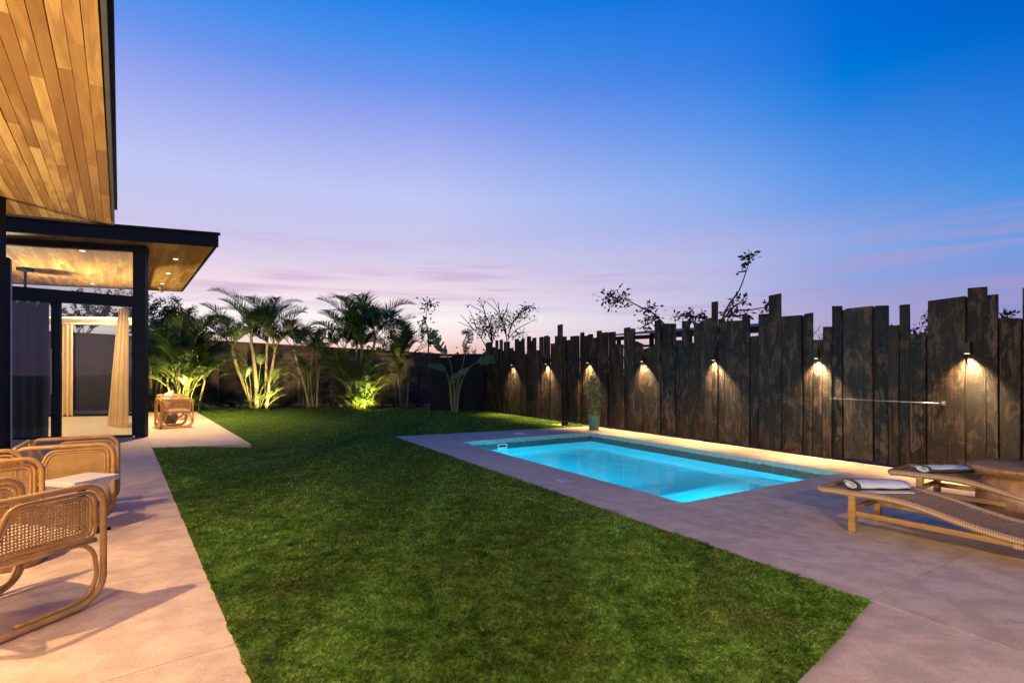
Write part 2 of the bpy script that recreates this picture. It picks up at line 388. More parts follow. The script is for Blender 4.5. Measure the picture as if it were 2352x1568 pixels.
M_wire = simple('wire_steel', (.10, .10, .11), (.16, .16, .17), 9, .5)
M_postm = simple('pale_timber_post', (.20, .15, .12), (.30, .23, .18), 7, .8, .2, (1, 1, .2))
M_plaster = simple('pool_plaster', (.66, .78, .80), (.74, .85, .86), 6, .6)
M_white = simple('white_plastic', (.72, .74, .76), (.80, .81, .82), 6, .4)
M_tabletop = simple('white_stone_top', (.66, .62, .55), (.76, .72, .66), 3, .35)
M_curt = simple('beige_linen', (.60, .42, .22), (.70, .52, .30), 30, .9, .1, (1, 1, .1))
M_gcurt = simple('grey_linen', (.055, .055, .065), (.085, .085, .10), 30, .9, .1, (1, 1, .1))
M_floor = simple('interior_floor', (.50, .41, .30), (.58, .48, .36), 2, .35)
M_lgrey = simple('grey_trim', (.42, .42, .46), (.50, .50, .54), 4, .5)
M_leaf = leafmat('palm_leaf', (.024, .058, .014), (.060, .105, .022)); M_leafl = leafmat('palm_leaf_light', (.05, .10, .02), (.11, .17, .035))
M_trunk = NT('palm_trunk')
_v = M_trunk.coord((1, 1, 1)); _w = M_trunk.n('ShaderNodeTexWave', wave_type='BANDS', bands_direction='Z'); M_trunk.l(_v, _w.inputs['Vector']); _w.inputs['Scale'].default_value = 5.0; _w.inputs['Distortion'].default_value = 1.2; _w.inputs['Detail'].default_value = 3
M_trunk.color(M_trunk.ramp(_w.outputs[0], [(.05, (.20, .14, .075)), (.2, (.34, .25, .13)), (1, (.44, .33, .19))])); M_trunk.rough(.8); M_trunk.bump(_w.outputs[0], .3, .01); M_trunk = M_trunk.m
M_stem = simple('green_cane_stem', (.12, .13, .03), (.24, .22, .06), 5, .6, 0, (1, 1, .3))
M_ban = leafmat('banana_leaf', (.045, .095, .028), (.105, .165, .05), .4, 5); M_banst = simple('banana_stalk', (.05, .085, .025), (.10, .14, .05), 4, .5, 0, (4, 4, .4))
M_bark = simple('dark_bark', (.02, .015, .012), (.045, .034, .027), 8, .9, .4, (1, 1, .2), spec=.1)
M_tleaf = leafmat('tree_leaf', (.012, .018, .008), (.028, .036, .014), .7)
M_potleaf = leafmat('dracaena_leaf', (.14, .21, .06), (.38, .42, .17), .45, 9); M_pot = simple('green_pot', (.022, .090, .055), (.032, .12, .07), 3, .45)
M_teal = simple('brown_clay', (.045, .028, .022), (.09, .055, .04), 5, .5)
M_lwood = teak('lounger_teak', 1.05); M_tw = simple('towel_white', (.62, .62, .64), (.74, .74, .76), 90, .95, .35); M_tg = simple('towel_green', (.035, .052, .045), (.060, .080, .070), 90, .95, .35)
M_pil = simple('cream_fabric', (.55, .47, .37), (.66, .58, .47), 60, .9, .2); M_steel = simple('brushed_steel', (.22, .22, .23), (.30, .30, .31), 30, .38, 0, (1, 1, 1), 1.0)
M_lampwarm = emis('warm_lens', (1.0, .70, .42), 5); M_lampin = emis('ceiling_lens', (1.0, .86, .62), 6); M_poollens = emis('pool_lens', (.25, .75, 1.0), 6); M_strip = emis('lit_track', (1.0, .86, .62), 1.6)
M_roofsheet = simple('corrugated_sheet', (.16, .17, .19), (.24, .25, .28), 6, .5, metal=.5)

def spot(name, loc, target, energy, color, size=80, blend=.6, radius=.03, parent=None):
    d = bpy.data.lights.new(name, 'SPOT'); d.energy = energy; d.color = color; d.spot_size = R(size); d.spot_blend = blend; d.shadow_soft_size = radius
    o = bpy.data.objects.new(name, d); col.objects.link(o); o.location = loc
    o.rotation_euler = (Vector(target)-Vector(loc)).to_track_quat('-Z', 'Y').to_euler()
    if parent: o.parent = parent
    return o
def point(name, loc, energy, color, radius=.05, parent=None):
    d = bpy.data.lights.new(name, 'POINT'); d.energy = energy; d.color = color; d.shadow_soft_size = radius
    o = bpy.data.objects.new(name, d); col.objects.link(o); o.location = loc
    if parent: o.parent = parent
    return o
WARM = (1.0, .70, .38); WARM2 = (1.0, .67, .32)

# ================================================================== SETTING
# pool frame: origin at near-left corner of the pool, a across, b along
NL = Vector((1.840, 5.507)); E1 = Vector((.8589, .5121)); E2 = Vector((-.5121, .8589)); PW, PL = 3.31, 5.56
def PA(a, b): p = NL+E1*a+E2*b; return (p.x, p.y)
# house frame: q along the facade (away from the camera), r towards the garden
QD = Vector((-.608, .794)); RD = Vector((.794, .608))
def QR(q, r): p = QD*q+RD*r; return (p.x, p.y)

gm = MB(); gm.prism([(-600, -600), (600, -600), (600, 600), (-600, 600)], -3.0, -.45); g_o = struct('ground', gm, M_ground)
# ground is cut below the pool by keeping it lower than the pool floor there
gm2 = None
g_o.location.z = -1.35

FA = 4.28      # fence line in the pool frame
LAWN = [PA(-.89, 7.15), PA(FA+.05, 6.62), PA(FA+.05, 13.2)]
fence_far = Vector(PA(FA, 13.07))
lawn_poly = [(-.1, .9), (-1.166, 2.307), (-6.69, 9.51), (-5.13, 10.05), (-11.29, 18.28), (-13.2, 20.4), (-3.0, 20.4), (-1.05, 18.9),
             PA(FA, 13.0), PA(FA, 6.63), PA(-.89, 7.15), PA(-.926, -2.228), PA(-2.134, -2.468)]
def lawn_z(x, y):
    d2 = (x+4.6)**2+(y-9.9)**2
    return .003 - .10*np.exp(-d2/1.2)
def in_poly(x, y, poly):
    r = np.zeros(x.shape, bool); n = len(poly)
    for i in range(n):
        x1, y1 = poly[i]; x2, y2 = poly[(i+1) % n]
        if y1 == y2: continue
        c = ((y1 > y) != (y2 > y)) & (x < (x2-x1)*(y-y1)/(y2-y1)+x1); r ^= c
    return r
# lawn body: thick soil block under the turf
lm = MB(); lm.prism([(-16, -1), (-16, 24.5), (2.2, 24.5), PA(FA+.3, 13.0), PA(FA+.3, 6.63), PA(-.85, 7.1), PA(-.88, -2.2), PA(-2.1, -2.46), (-.1, .6)], -.5, -.16)
struct('lawn_soil', lm, M_lawnbase)
# turf sheet with the gentle dip
gx = np.arange(-13.4, 3.2, .3); gy = np.arange(.8, 20.6, .3); lv = []; lf = []; idx = {}
lsh = MB(); lsh.face([(p[0], p[1], -.035) for p in lawn_poly])
import bmesh
bm = bmesh.new(); bv = [bm.verts.new((p[0], p[1], 0)) for p in lawn_poly]; bm.faces.new(bv)
bmesh.ops.triangulate(bm, faces=bm.faces[:])
for _ in range(4): bmesh.ops.subdivide_edges(bm, edges=[e for e in bm.edges if e.calc_length() > .7], cuts=1, use_grid_fill=True); bmesh.ops.triangulate(bm, faces=bm.faces[:])
for v in bm.verts: v.co.z = float(lawn_z(np.array(v.co.x), np.array(v.co.y)))
me = bpy.data.meshes.new('lawn'); bm.to_mesh(me); bm.free(); me.materials.append(M_lawnbase)
lo = bpy.data.objects.new('lawn', me); col.objects.link(lo); lo['kind'] = 'structure'

# value noise for clumps
_rs = np.random.RandomState(3); _tab = _rs.rand(256, 256)
def vnoise(x, y):
    xi = np.floor(x).astype(int); yi = np.floor(y).astype(int); fx = x-xi; fy = y-yi; fx = fx*fx*(3-2*fx); fy = fy*fy*(3-2*fy)
    t = lambda a, b: _tab[a % 256, b % 256]
    return (t(xi, yi)*(1-fx)+t(xi+1, yi)*fx)*(1-fy)+(t(xi, yi+1)*(1-fx)+t(xi+1, yi+1)*fx)*fy
def grass(n):
    rs = np.random.RandomState(11)
    # denser close to the camera: sample 1/Y uniformly-ish
    Y = 1/(rs.rand(n*2)**.85*(1/1.9-1/20.5)+1/20.5); X = (rs.rand(n*2)*2-1)*1.03*Y
    k = in_poly(X+(vnoise(X*19, Y*19)-.5)*.012+(rs.rand(len(X))-.5)*.015, Y+(vnoise(X*23+9, Y*23)-.5)*.012, [tuple(p) for p in lawn_poly]); X = X[k]; Y = Y[k]
    n = len(X); cl = vnoise(X*4.5, Y*4.5)*.3+vnoise(X*17, Y*17)*.35+vnoise(X*46, Y*46)*.35
    h = (.007+.030*cl**1.4)*(0.75+.5*rs.rand(n)); w = (.0013+.00048*Y)*(.8+.5*rs.rand(n)); h = h+.0005*Y
    a = rs.rand(n)*2*np.pi; lean = (.3+.9*rs.rand(n))*h
    la = vnoise(X*3+40, Y*3)*2*np.pi*1.5+rs.randn(n)*.8
    z0 = lawn_z(X, Y)-.004
    c, s = np.cos(a)*w, np.sin(a)*w; lx, ly = np.cos(la)*lean, np.sin(la)*lean
    V = np.empty((n, 4, 3)); V[:, 0] = np.stack([X-c, Y-s, z0], 1); V[:, 1] = np.stack([X+c, Y+s, z0], 1)
    V[:, 2] = np.stack([X+c*.7+lx*.35, Y+s*.7+ly*.35, z0+h*.65], 1); V[:, 3] = np.stack([X+lx, Y+ly, z0+h], 1)
    me = bpy.data.meshes.new('grass'); me.vertices.add(n*4); me.vertices.foreach_set('co', V.reshape(-1))
    fi = (np.arange(n)[:, None]*4+np.array([0, 1, 2, 0, 2, 3])).reshape(-1)
    me.loops.add(n*6); me.loops.foreach_set('vertex_index', fi.astype(np.int32)); me.polygons.add(n*2)
    me.polygons.foreach_set('loop_start', np.arange(0, n*6, 3, dtype=np.int32)); me.update(calc_edges=True)
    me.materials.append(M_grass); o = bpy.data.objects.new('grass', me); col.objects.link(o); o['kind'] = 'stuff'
    return o
grass(640000)

# planting bed along the back wall
bed = MB(); bed.prism([(-15.5, 20.2), (-2.9, 20.2), (-2.9, 23.8), (-15.5, 23.8)], -.2, -.02); struct('planting_bed', bed, M_soil)
kb = MB(); kb.box((-7.5, 21.55, .03), (13, .12, .16)); tag(kb.build('kerb', M_postm), 'long pale timber edging at the foot of the clay wall behind the palms', 'kerb')

# paving: a base sheet (the dark joints) and slabs as pieces
def slab(parent, poly, z0=-.09, z1=0.0, gap=.002):
    c = Vector((sum(p[0] for p in poly)/len(poly), sum(p[1] for p in poly)/len(poly)))
    n = len(poly); ar = sum(poly[i][0]*poly[(i+1) % n][1]-poly[(i+1) % n][0]*poly[i][1] for i in range(n)); sg = 1 if ar > 0 else -1
    ins = []
    for i in range(n):            # inset every edge by the gap
        p0, p1, p2 = Vector(poly[i-1]), Vector(poly[i]), Vector(poly[(i+1) % n])
        d1 = (p1-p0).normalized(); d2 = (p2-p1).normalized(); n1 = Vector((-d1.y, d1.x))*sg; n2 = Vector((-d2.y, d2.x))*sg
        m = (n1+n2); m = m/m.length*gap/max(.3, m.normalized().dot(n1)); ins.append((p1+m)-c)
    mb = MB(); mb.prism([(p.x, p.y) for p in ins], z0, z1)
    o = mb.build('slab', M_conc, parent, (c.x, c.y, 0)); return o
pd = MB()
for a0, a1, b0, b1 in ((-.88, -.03, -6, 7.0), (PW+.03, FA, -6, 6.6), (-.03, PW+.03, PL+.03, 6.8), (-.03, PW+.03, -6, -.03)):
    pd.prism([PA(a0, b0), PA(a1, b0), PA(a1, b1), PA(a0, b1)], -.3, -.003)
deck = struct('pool_deck', pd, M_joint)
for poly in ([(-.89, -2.2), (0, -2.2), (0, 0), (-.89, 0)], [(-.89, 0), (0, 0), (0, 2.09), (-.89, 2.09)], [(-.89, 2.09), (0, 2.09), (0, PL), (-.89, PL)],
             [(-.89, PL), (0, PL), (0, 7.07), (-.89, 7.15)], [(0, PL), (PW, PL), (PW, 6.73), (0, 7.07)], [(PW, PL), (FA, PL), (FA, 6.63), (PW, 6.73)],
             [(PW, 0), (FA, 0), (FA, 2.78), (PW, 2.78)], [(PW, 2.78), (FA, 2.78), (FA, PL), (PW, PL)], [(0, -2.2), (PW, -2.2), (PW, 0), (0, 0)], [(PW, -2.2), (FA, -2.2), (FA, 0), (PW, 0)],
             [(-.89, -6), (PW, -6), (PW, -2.2), (-.89, -2.2)], [(PW, -6), (FA, -6), (FA, -2.2), (PW, -2.2)]):
    slab(deck, [PA(*p) for p in poly])
nd = MB(); nd.prism([PA(-.9, -2.24), PA(-2.134, -2.45), (-.1, .88), (.2, -2), PA(-.9, -6)], -.3, -.012); near = struct('near_paving', nd, M_joint)
slab(near, [PA(-.9, -2.215), PA(-2.134, -2.45), (-.1, .88), (.2, -2), PA(-.9, -6)])
pp = MB(); pp.prism([QR(-4, -3.6), QR(-4, .46), QR(11.6, .46), QR(11.6, -3.6)], -.3, -.003); patio = struct('house_patio', pp, M_joint)
qs = [-4, -1.5, .5, 1.75, 2.97, 4.35, 5.45, 6.7, 7.95, 9.2, 10.4]
for i in range(len(qs)-1):
    slab(patio, [QR(qs[i], -3.6), QR(qs[i], .475), QR(qs[i+1], .475), QR(qs[i+1], -3.6)])
W0 = Vector((-7.93, 11.11)); WD = Vector((-.966, -.259)); R0 = Vector((-12.02, 16.5))
p1 = Vector((-6.69, 9.51))
slab(patio, [QR(10.4, -3.6), QR(10.4, .475), (p1.x, p1.y), (W0.x, W0.y), tuple(W0+WD*5.2)])
tt = MB(); tt.prism([(p1.x-.02, p1.y+.05), (-5.16, 10.07), (-11.29, 18.25), (-13.2, 17.6), (W0.x, W0.y)], -.3, -.012); terrace = struct('terrace', tt, M_joint)
slab(terrace, [(p1.x, p1.y), (-5.13, 10.05), (-11.29, 18.28), (-13.4, 17.9), (W0.x, W0.y)], -.16)
st = empty('paver', (0, 0, 0), 0, 'pair of small concrete pavers set in the lawn below the terrace corner', 'paver')
for (x0, x1) in ((470, 492), (494, 560)):
    a, b, c, d = G(x0, 1026.5, -.09), G(x1, 1024.5, -.09), G(x1+4, 1033, -.09), G(x0+8, 1037, -.09)
    q = MB(); q.prism([(v.x, v.y) for v in (a, b, c, d)], -.2, -.075); q.build('tile', M_conc, st, bevel=.005)
ss = MB(); ss.prism([(.351, 2.377), (.62, 2.10), (.36, 1.84), (.06, 2.12)], -.12, .004)
tag(ss.build('stepping_stone', simple('grey_stone', (.16, .16, .2), (.24, .24, .28), 9, .8, .2), bevel=.006), 'grey stepping stone sunk in the near edge of the lawn', 'paving stone')

# ------------------------------------------------------------------ pool
WZ = -.205
pool = MB()
def pface(pts, m=0): pool.face([(PA(a, b)[0], PA(a, b)[1], z) for a, b, z in pts], m)
DZ = -1.15
pface([(0, 0, DZ), (PW, 0, DZ), (PW, PL, DZ), (0, PL, DZ)])
for (a0, b0), (a1, b1) in (((0, 0), (0, PL)), ((0, PL), (PW, PL)), ((PW, PL), (PW, 0)), ((PW, 0), (0, 0))):
    pface([(a0, b0, DZ), (a1, b1, DZ), (a1, b1, WZ-.01), (a0, b0, WZ-.01)])
pool_o = struct('pool_basin', pool, M_plaster)
t = .03
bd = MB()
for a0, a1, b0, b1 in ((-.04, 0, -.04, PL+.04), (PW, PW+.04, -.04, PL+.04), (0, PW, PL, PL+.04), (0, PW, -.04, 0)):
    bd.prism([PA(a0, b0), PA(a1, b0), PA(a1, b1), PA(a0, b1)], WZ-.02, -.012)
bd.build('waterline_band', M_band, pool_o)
sh = MB()
sh.prism([PA(.004, .004), PA(PW-.004, .004), PA(PW-.004, 1.25), PA(.004, 1.25)], DZ+.002, -.62); sh.build('shelf', M_plaster, pool_o)
sp_ = MB(); sp_.prism([PA(PW-1.3, .01), PA(PW-.01, .01), PA(PW-.01, .50), PA(PW-1.3, .50)], -.618, -.42); sp_.build('step', M_plaster, pool_o)
wm = MB(); 
nx, ny = 34, 56
for j in range(ny+1):
    for i in range(nx+1):
        p = PA(PW*i/nx, PL*j/ny); wm.v.append((p[0], p[1], WZ))
for j in range(ny):
    for i in range(nx): wm.f.append((j*(nx+1)+i, j*(nx+1)+i+1, (j+1)*(nx+1)+i+1, (j+1)*(nx+1)+i)); wm.m.append(0)
struct('pool_water', wm, M_water, True)
# skimmer mouth in the far wall
sk = MB(); ca, cb = 1.85, PL-.012
def skbox(a, z, wa, hz, m=0, off=0, th=.03): 
    p = PA(a, cb+off); sk.box((p[0], p[1], z), (wa, th, hz), Matrix.Rotation(math.atan2(E1.y, E1.x), 3, 'Z'), m)
SKA = .93
skbox(SKA-.10, -.155, .02, .10); skbox(SKA+.10, -.155, .02, .10); skbox(SKA, -.112, .18, .018); skbox(SKA, -.197, .18, .018); skbox(SKA, -.155, .18, .068, 1, .008, .012); skbox(SKA, -.177, .17, .022, 0, .0, .02)
so = sk.build('skimmer', [M_white, M_backing], pool_o)
for (a, b, zz) in ((.03, 1.0, -.42), (.03, 3.6, -.55)):
    p = PA(a, b); mb = MB(); mb.tube([(p[0], p[1], zz), (p[0]+E1.x*.025, p[1]+E1.y*.025, zz)], .09, 20)
    mb.build('pool_lamp', M_poollens, pool_o)
POOLC = (.015, .64, .95)
for (a, b, zz, e) in ((.14, .60, -.27, 360), (.14, 2.6, -.5, 60), (.14, 4.3, -.5, 150), (1.5, .12, -.27, 130)):
    p = PA(a, b); point('pool_light', (p[0], p[1], zz), e, POOLC, .07, None)
# drain covers on the deck
def disc(name, xd, yd, r, label):
    c = G(xd, yd); mb = MB(); mb.lathe([(r, 0), (r, .006), (r*.86, .009), (r*.84, .005)], 24); tag(mb.build(name, M_white, None, (c.x, c.y, .001), smooth=False), label, 'lid')
disc('skimmer_lid', 1195, 995.5, .15, 'round white skimmer lid on the far pool deck')
for xd, yd, lab in ((1062, 1022.5, 'small pale square drain cover on the pool deck near its far left corner'), (1298, 1103, 'small pale square drain cover halfway along the purple deck strip')):
    c = G(xd, yd); mb = MB(); mb.box((0, 0, .004), (.16, .16, .008), Matrix.Rotation(R(30.8), 3, 'Z')); tag(mb.build('drain_cover', M_lgrey, None, (c.x, c.y, 0)), lab, 'drain cover', 'drain covers on the pool deck')

# ------------------------------------------------------------------ charred fence
FD = E2.copy(); FO = Vector(PA(FA, 0)); FN = -E1
FY = lambda b: FO+FD*b
def fence_b(xd):            # position along the fence seen at picture column xd
    s = (xd-HX)/F; return (s*FO.y-FO.x)/(FD.x-s*FD.y)
fence = empty('timber_fence', (FO.x, FO.y, 0), math.atan2(FD.y, FD.x)+math.pi, 'tall fence of uneven charred black timber planks along the pool', 'fence')
fence_inv = Matrix.Translation((FO.x, FO.y, 0)) @ Matrix.Rotation(math.atan2(FD.y, FD.x)+math.pi, 4, 'Z')
# local frame of the fence: x runs towards the camera (-b), y towards the yard? (checked below)
loc_n = (fence_inv.to_3x3().inverted() @ Vector((FN.x, FN.y, 0)))
NS = 1 if loc_n.y > 0 else -1
C1 = lambda x, y: ((1180+x/4.9)*.91875, (780+y/4.9)*.91875)
C2 = lambda x, y: ((1440+x/3.92)*.91875, (740+y/3.92)*.91875)
C3 = lambda x, y: ((1700+x/3.41)*.91875, (720+y/3.41)*.91875)
C0 = lambda x, y: (x*.91875, y*.91875)
PL_ = []
for a in ((143, 171, 505, 505), (171, 245, 375, 362), (245, 290, 430, 428), (290, 318, 345, 343), (318, 345, 452, 450), (345, 378, 340, 335), (378, 398, 470, 468), (398, 465, 365, 358), (465, 500, 440, 436), (500, 523, 470, 470),
          (523, 565, 332, 326), (565, 607, 350, 350), (607, 640, 325, 320), (640, 677, 520, 515), (677, 720, 298, 293), (720, 745, 352, 350), (745, 788, 318, 310), (788, 830, 465, 465), (830, 875, 306, 300), (875, 925, 292, 285),
          (925, 960, 306, 300), (960, 1018, 385, 380), (1018, 1060, 290, 290), (1060, 1116, 160, 148), (1116, 1158, 298, 297), (1158, 1210, 345, 335), (1210, 1270, 295, 292), (1270, 1320, 290, 289), (1320, 1366, 252, 245), (1366, 1425, 292, 286)):
    x0, y0 = C1(a[0], a[2]); x1, y1 = C1(a[1], a[3]); PL_.append((x0, x1, y0, y1))
for a in ((120, 163, 373, 371), (163, 210, 408, 405), (210, 252, 342, 336), (252, 320, 360, 352), (322, 380, 352, 348), (380, 425, 470, 465), (425, 472, 470, 472), (472, 531, 312, 303), (531, 584, 320, 316), (584, 658, 440, 470),
          (658, 775, 520, 486), (778, 838, 243, 240), (838, 978, 268, 268), (978, 1035, 430, 430), (1035, 1112, 243, 243), (1112, 1160, 465, 465)):
    x0, y0 = C2(a[0], a[2]); x1, y1 = C2(a[1], a[3]); PL_.append((x0, x1, y0, y1))
for a in ((122, 173, 300, 296), (173, 216, 280, 275), (216, 278, 262, 252), (278, 331, 120, 113), (331, 386, 263, 260), (386, 536, 283, 274), (536, 601, 232, 228), (602, 667, 410, 405), (667, 768, 222, 216), (768, 876, 66, 45)):
    x0, y0 = C3(a[0], a[2]); x1, y1 = C3(a[1], a[3]); PL_.append((x0, x1, y0, y1))
for a in ((1957.5, 2009, 791, 787), (2010.5, 2032.8, 785, 781.5), (2032.8, 2058, 849, 849), (2058, 2082.4, 817, 816), (2082.4, 2108.5, 765, 764), (2110, 2185, 772, 764), (2187, 2221.7, 764, 763), (2221.7, 2249.3, 813, 813), (2249.5, 2275.7, 762, 760),
          (2275.7, 2318.7, 835, 834), (2318.7, 2414.7, 752.7, 740), (2417.2, 2467.2, 720.5, 716.3), (2467.2, 2499, 738, 735), (2500, 2555, 795, 795), (2556, 2610, 720, 716), (2611, 2680, 770, 764), (2681, 2740, 700, 696), (2741, 2840, 760, 752), (2841, 2900, 735, 730)):
    x0, y0 = C0(a[0], a[2]); x1, y1 = C0(a[1], a[3]); PL_.append((x0, x1, y0, y1))
prg = random.Random(5)
for k, (x0, x1, y0, y1) in enumerate(PL_):
    b0, b1 = fence_b(x0), fence_b(x1)
    d0, d1 = FY(b0).y, FY(b1).y
    z0 = CAM_H+(HY-y0)/F*d0; z1 = CAM_H+(HY-y1)/F*d1
    xa, xb = -b0, -b1           # local x
    w = xb-xa; gap = min(.006, w*.04); xa += gap; xb -= gap; cx = (xa+xb)/2; hw = (xb-xa)/2
    off = NS*prg.uniform(-.022, .022); th = prg.uniform(.032, .05); lean = prg.uniform(-.012, .012)
    N = 5; mb = MB(); chop = prg.uniform(-.01, .01); ph = prg.uniform(0, 6)
    zb = prg.uniform(.02, .05)
    for j in range(N+1):
        t = j/N; zl = zb+(z0-zb)*t; zr = zb+(z1-zb)*t
        wl_ = prg.uniform(-.003, .003); wr_ = prg.uniform(-.003, .003); sh_ = lean*t
        for (xx, zz, yy) in ((-hw+wl_+sh_, zl, -th/2), (hw+wr_+sh_, zr, -th/2), (hw+wr_+sh_, zr, th/2), (-hw+wl_+sh_, zl, th/2)): mb.v.append((xx, yy+chop*t, zz))
    # chamfer the corner of the broad plank
    if abs(x0-2110*.91875) < .1: mb.v[N*4] = (mb.v[N*4][0]+.035, mb.v[N*4][1], mb.v[N*4][2]); mb.v[N*4+3] = (mb.v[N*4+3][0]+.035, mb.v[N*4+3][1], mb.v[N*4+3][2])
    for j in range(N):
        for q in range(4): mb.f.append((j*4+q, j*4+(q+1) % 4, (j+1)*4+(q+1) % 4, (j+1)*4+q)); mb.m.append(0)
    mb.f.append((3, 2, 1, 0)); mb.f.append((N*4, N*4+1, N*4+2, N*4+3)); mb.m += [0, 0]
    mb.build('plank', M_char, fence, (cx, off, 0), bevel=.004)
# dark strips covering the gaps from behind
for k in range(len(PL_)-1):
    (x0, x1, y0, y1), (u0, u1, v0, v1) = PL_[k], PL_[k+1]; b1, b2 = fence_b(x1), fence_b(u0); d1, d2 = FY(b1).y, FY(b2).y
    zt = min(CAM_H+(HY-y1)/F*d1, CAM_H+(HY-v0)/F*d2)-.02; mb = MB(); mb.box((0, 0, zt/2), (abs(b1-b2)+.09, .014, zt-.04)); mb.build('cover_strip', M_backing, fence, (-(b1+b2)/2, -NS*.048, .03))
# backing rails and posts, screw heads
rl = MB(); xs0, xs1 = -fence_b(PL_[0][0]), -fence_b(PL_[-1][1])
for z in (.35, 1.15, 1.75): 
    r1 = MB(); r1.box(((xs0+xs1)/2, -NS*.085, z), (xs1-xs0, .05, .09)); r1.build('rail', M_backing, fence)
sc = MB()
for k, (x0, x1, y0, y1) in enumerate(PL_):
    if k < 40: continue
    b0, b1 = fence_b(x0), fence_b(x1); w = b0-b1
    for z in (.42, 1.83):
        for xx in ((-b0+.035, -b1-.035) if w > .12 else ((-b0-b1)/2,)):
            if z > 1.7 and CAM_H+(HY-y0)/F*FY(b0).y < 1.9: continue
            sc.box((xx+prg.uniform(-.008, .008), NS*.0445, z+prg.uniform(-.03, .03)), (.0055, .003, .0055))
so = sc.build('screw_heads', M_wire, fence); so['kind'] = 'stuff'

# fence lamps
LX = [1176, 1255, 1351, 1476, 1641, 1877, 2223]; LY = [838, 836, 833, 830, 827, 823, 812]
names7 = ['small black down lamp on the fence, farthest from the camera above the lawn', 'black down lamp on the fence, second from the far end', 'black down lamp on the fence behind the potted plant, lighting an orange plank',
          'black down lamp on the fence, just right of the potted plant', 'black down lamp on the fence under the narrow tall plank near mid pool', 'black down lamp on the short plank just left of the towel rail', 'largest black down lamp, on the fence at the right end of the towel rail']
for i, (x, y) in enumerate(zip(LX, LY)):
    b = fence_b(x+4); p = FY(b)+FN*.085; zl = CAM_H+(HY-y)/F*FY(b).y
    L = empty('wall_lamp', (p.x, p.y, zl), math.atan2(FD.y, FD.x), names7[i], 'wall lamp', 'down lamps along the fence')
    mb = MB(); mb.box((0, 0, .075), (.085, .085, .15)); mb.build('housing', M_dark, L, bevel=.004)
    mb = MB(); mb.box((0, -.06, .07), (.05, .06, .09)); mb.build('bracket', M_dark, L)
    mb = MB(); mb.lathe([(.028, -.003), (.028, .002)], 16); mb.build('lens', M_lampwarm, L)
    spot('lamp_light', (0, 0, -.012), (0, -.08, -1), 470, WARM2, 100, 1.0, .025, L)
# towel rail
tb0, tb1 = fence_b(1921), fence_b(2170)
pA = FY(tb0)+FN*.13; pB = FY(tb1)+FN*.13
zA = CAM_H+(HY-915)/F*pA.y; zB = CAM_H+(HY-926)/F*pB.y
tr = empty('towel_rail', (FY((tb0+tb1)/2).x, FY((tb0+tb1)/2).y, 0), 0, 'thin steel towel rail on two brackets across the fence planks', 'towel rail')
o0 = Vector((tr.location.x, tr.location.y, 0))
mb = MB(); mb.tube([Vector((pA.x, pA.y, zA))-o0, Vector((pB.x, pB.y, zB))-o0], .007, 8); mb.build('bar', M_steel, tr, smooth=True)
for pt, z in ((pA, zA), (pB, zB)):
    mb = MB(); q = pt-FN*.13; mb.tube([Vector((pt.x, pt.y, z))-o0, Vector((q.x, q.y, z-.01))-o0], .009, 8)
    mb.box(Vector((q.x+FN.x*.03, q.y+FN.y*.03, z))-o0, (.04, .02, .05), Matrix.Rotation(math.atan2(FD.y, FD.x), 3, 'Z')); mb.box(Vector((pt.x, pt.y, z))-o0, (.024, .024, .024)); mb.build('bracket', M_steel, tr)

# ------------------------------------------------------------------ back wall, trellis, dark gate
wl_a, wl_b = Vector((-25.0, 21.2)), Vector((-3.15, 22.2))
wall = empty('garden_wall', (wl_a.x, wl_a.y, 0), 0, 'long reddish clay wall at the back of the garden behind the palms', 'wall')
mb = MB(); mb.prism([(0, 0), (wl_b.x-wl_a.x, wl_b.y-wl_a.y), (wl_b.x-wl_a.x, wl_b.y-wl_a.y+.2), (0, .2)], -.2, [3.4, 2.16, 2.16, 3.4]); mb.build('wall_face', M_wall, wall)
mb = MB(); mb.prism([(-.05, -.06), (wl_b.x-wl_a.x+.05, wl_b.y-wl_a.y-.06), (wl_b.x-wl_a.x+.05, wl_b.y-wl_a.y+.26), (-.05, .26)], [3.402, 2.162, 2.162, 3.402], [3.46, 2.22, 2.22, 3.46]); mb.build('coping', M_cap, wall)
wl_a = Vector((-15.6, 21.62))
tre = empty('wire_trellis', (wl_a.x, wl_a.y-.12, 0), math.atan2(wl_b.y-wl_a.y, wl_b.x-wl_a.x), 'square wire mesh trellis standing against the clay wall', 'trellis')
LW = (wl_b-wl_a).length
vme = MB(); vme.box((0, 0, 1.1), (.008, .008, 2.2)); vme = vme.mesh('wire', M_wire); hme = MB(); hme.box((LW/2, 0, 0), (LW, .008, .008)); hme = hme.mesh('wire', M_wire)
k = .3
while k < LW: inst('wire', vme, tre, (k, 0, 0)); k += .2
for j in range(1, 12): inst('wire', hme, tre, (0, -.008, .2*j))
pm = MB(); pm.box((0, -.03, .95), (.07, .05, 2.1)); pm = pm.mesh('post', M_postm)
for xx in (3.2, 6.55, 9.6): inst('post', pm, tre, (xx, 0, 0))
